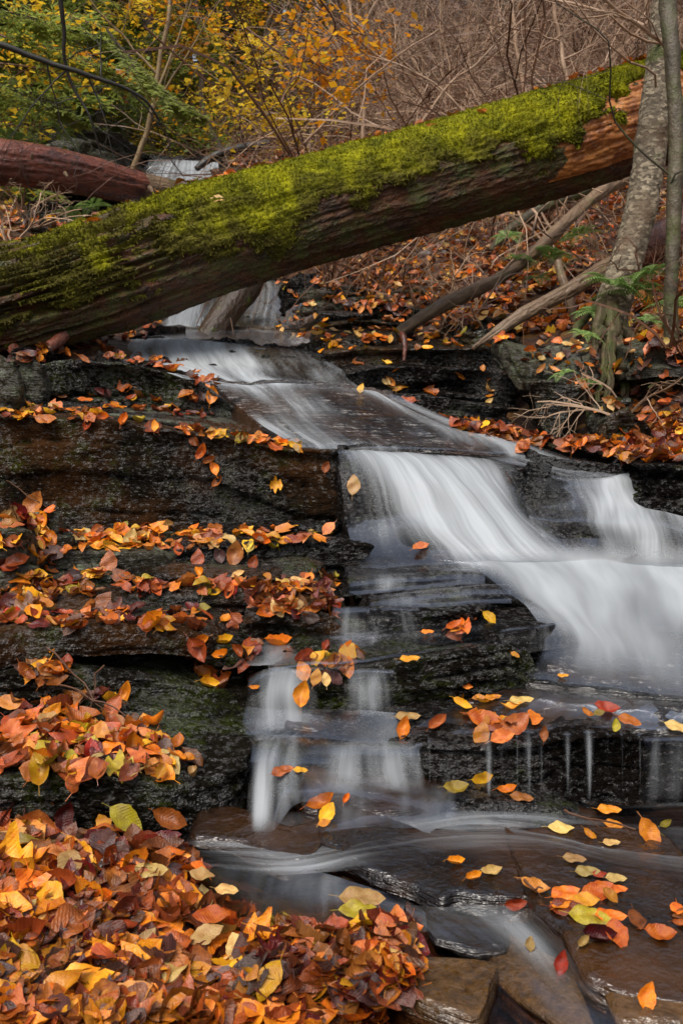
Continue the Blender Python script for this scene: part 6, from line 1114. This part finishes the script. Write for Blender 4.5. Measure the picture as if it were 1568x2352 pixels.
for (u, v, px, cn, sh, yaw, ti, lab) in S:
    h = hit(u, v, True)
    if h is None: continue
    loc, nr, dist = h; size = px*loc.y/FP*1.05
    up = Vector((0, -.15, 1)) if nr.z > .4 else nr
    face = Vector((0, -1, .35)).normalized(); nn = (up.normalized()*(1 - ti) + face*ti).normalized()
    lift = .010 + size*.22*ti + (.022 if v > 1870 and u < 960 else 0)
    lo = loc + Vector((0, -lift*.8, lift*.6))
    q = nn.to_track_quat('Z', 'Y').to_matrix()
    # yaw is meant as the angle in the picture: build an x axis from camera right and up
    X = (Vector((1, 0, 0))*math.cos(yaw) + (Vector((0, .55, .83)) if ti > .25 else Vector((0, 1, .1)))*math.sin(yaw)); X = (X - nn*X.dot(nn)).normalized(); Y = nn.cross(X)
    m3 = Matrix((X, Y, nn)).transposed()
    LEAVES.append((1e4 + px, lo, m3, size, LCN.index(cn), sh, lab, ''))
# little row of leaves along the crest of the log
for k in range(120):
    i = int(lr.uniform(60, n - 1)) if False else int(lr.uniform(90, 560)); j = int(m*(.25 + lr.uniform(-.035, .035)))
    p = Vector(VM[i % VM.shape[0], j]); put(p + Vector((0, 0, .01)), Vector((lr.gauss(0, .3), lr.gauss(0, .3) - .2, 1)).normalized(), lr.uniform(.05, .08), LCN.index(lr.choice(['tan', 'orange', 'rust', 'brown', 'tan'])), lr.randrange(16), lr.uniform(0, 6.28), (0, 0), None, 'along the crest of the mossy log')
n0 = len(LEAVES)   # litter on the banks just outside the picture
scatter('on the outer right bank', [(1590,500),(2300,400),(2500,2352),(1640,2352),(1640,1900),(1620,1100)], 900, (.05,.09), 'mix', .1, .02, .4)
scatter('on the outer left bank', [(-700,500),(-50,560),(-50,2352),(-900,2352)], 500, (.05,.09), 'mix', .1, .02, .4)
LEAVES[n0:] = [(q[0]*.001,) + q[1:] for q in LEAVES[n0:]]
LEAVES.sort(key=lambda q: -q[0]); NI = 300
meshes = {}
for q in LEAVES[:NI]:
    px, loc, m3, size, ci, sh, lab, zone = q; key = (sh, ci)
    if key not in meshes:
        V, F, UV = SHAPES[sh][0]; meshes[key] = mesh_np('fallen_leaf', V, F, UV, {'rnd': np.zeros(len(V))}, [LM[ci]])
    o = link('fallen_leaf', meshes[key]); o.matrix_world = Matrix.Translation(loc) @ (m3*size).to_4x4()
    if lab: tag(o, lab, 'leaf', 'fallen autumn leaves')
    else: tag(o, '%s %s leaf %s' % (KIND[sh], LCN[ci], zone), 'leaf', 'fallen autumn leaves')
rest = LEAVES[NI:]; VV, FF, UU, RR, MI = [], [], [], [], []; nb = 0
for q in rest:
    px, loc, m3, size, ci, sh, lab, zone = q; V, F, UV = SHAPES[sh][0 if px > 45 else 1]; A = np.array(m3)*size
    VV.append(V @ A.T + np.array(loc)); FF.append(F + nb); UU.append(UV); RR.append(np.full(len(V), lr.random())); MI.append(np.full(len(F), ci)); nb += len(V)
o = link('leaf_litter', mesh_np('leaf_litter', np.vstack(VV), np.vstack(FF), np.vstack(UU), {'rnd': np.concatenate(RR)}, LM, np.concatenate(MI))); tag(o, 'countless small fallen autumn leaves lying thick on banks and ledges', 'leaves', kind='stuff')
print('leaves', len(LEAVES), time.time() - T0)
# fine twigs lying among the leaves
TW = [('long twig lying across the pile at the left end of the steps', (20,1115), (150,1195), .9), ('forked twig over the mossy bulge below the crevice', (115,1500), (245,1640), .9), ('pale twig crossing the leaves of the low wall', (105,1570), (300,1660), 1.), ('twig sticking up at the left of the low wall', (245,1540), (205,1640), .8), ('twig in the bottom carpet beside the folded brown leaf', (325,2170), (385,2240), 1.2), ('twig on the flat rock beside the upright orange leaf', (1290,1870), (1450,1915), 1.), ('straight twig at the edge of the slanted slab', (1180,2030), (1240,2050), 1.), ('dry root on the leafy shelf of the right bank', (1330,830), (1350,940), 1.5)]
for i, (lab, a, b, w) in enumerate(TW):
    ha, hb = hit(*a), hit(*b)
    if not ha or not hb: continue
    A, B = np.array(ha[0]), np.array(hb[0]); 
    if np.linalg.norm(A - B) > .6: A[1] = B[1] + np.sign(A[1] - B[1])*.25; A = np.array(P(a[0], a[1], A[1]))
    rs = np.random.default_rng(i); pts = wig(A + [0, -.02, .02], B + [0, -.02, .02], 12, .02, i); mb = MB(); mb.tube(pts, np.linspace(.0028, .0016, 12)*w, 6, .3)
    for k in range(2): dd = (B - A)/np.linalg.norm(B - A) + rs.normal(0, .5, 3); branchy(mb, pts[4 + 3*k], dd/np.linalg.norm(dd), .06, .0012*w, 0, rs)
    o = link('twig', mb.mesh('twig', M['twig_brown'])); tag(o, lab, 'twig')
# ------------------------------------------------------------------ light
w = bpy.data.worlds.new('World'); scene.world = w; w.use_nodes = True; nt = w.node_tree
sky = nt.nodes.new('ShaderNodeTexSky'); sky.sky_type = 'NISHITA'; sky.sun_disc = False
EL, AZ = R(58), R(205)
sky.sun_elevation = EL; sky.sun_rotation = AZ; sky.dust_density = 3.; sky.air_density = 1.; sky.ozone_density = 1.
bg = nt.nodes['Background']; hs = nt.nodes.new('ShaderNodeHueSaturation'); hs.inputs['Saturation'].default_value = .55; nt.links.new(sky.outputs[0], hs.inputs['Color']); nt.links.new(hs.outputs[0], bg.inputs[0]); bg.inputs[1].default_value = .10
sd = bpy.data.lights.new('sun', 'SUN'); sd.energy = 1.5; sd.angle = R(38); sd.color = (1, .92, .80)
so = bpy.data.objects.new('sun', sd); col.objects.link(so)
dv = Vector((math.sin(AZ)*math.cos(EL), math.cos(AZ)*math.cos(EL), math.sin(EL))); so.rotation_euler = dv.to_track_quat('Z', 'Y').to_euler()
scene.view_settings.view_transform = 'Standard'; scene.view_settings.look = 'None'; scene.view_settings.exposure = 1.0; scene.view_settings.gamma = 1
scene.render.engine = 'CYCLES'; cy = scene.cycles
cy.max_bounces = 6; cy.diffuse_bounces = 3; cy.glossy_bounces = 2; cy.transmission_bounces = 4; cy.transparent_max_bounces = 12
cy.use_denoising = True; cy.sample_clamp_indirect = 4; cy.use_adaptive_sampling = True
print('done', time.time() - T0, 'objects', len(bpy.data.objects))
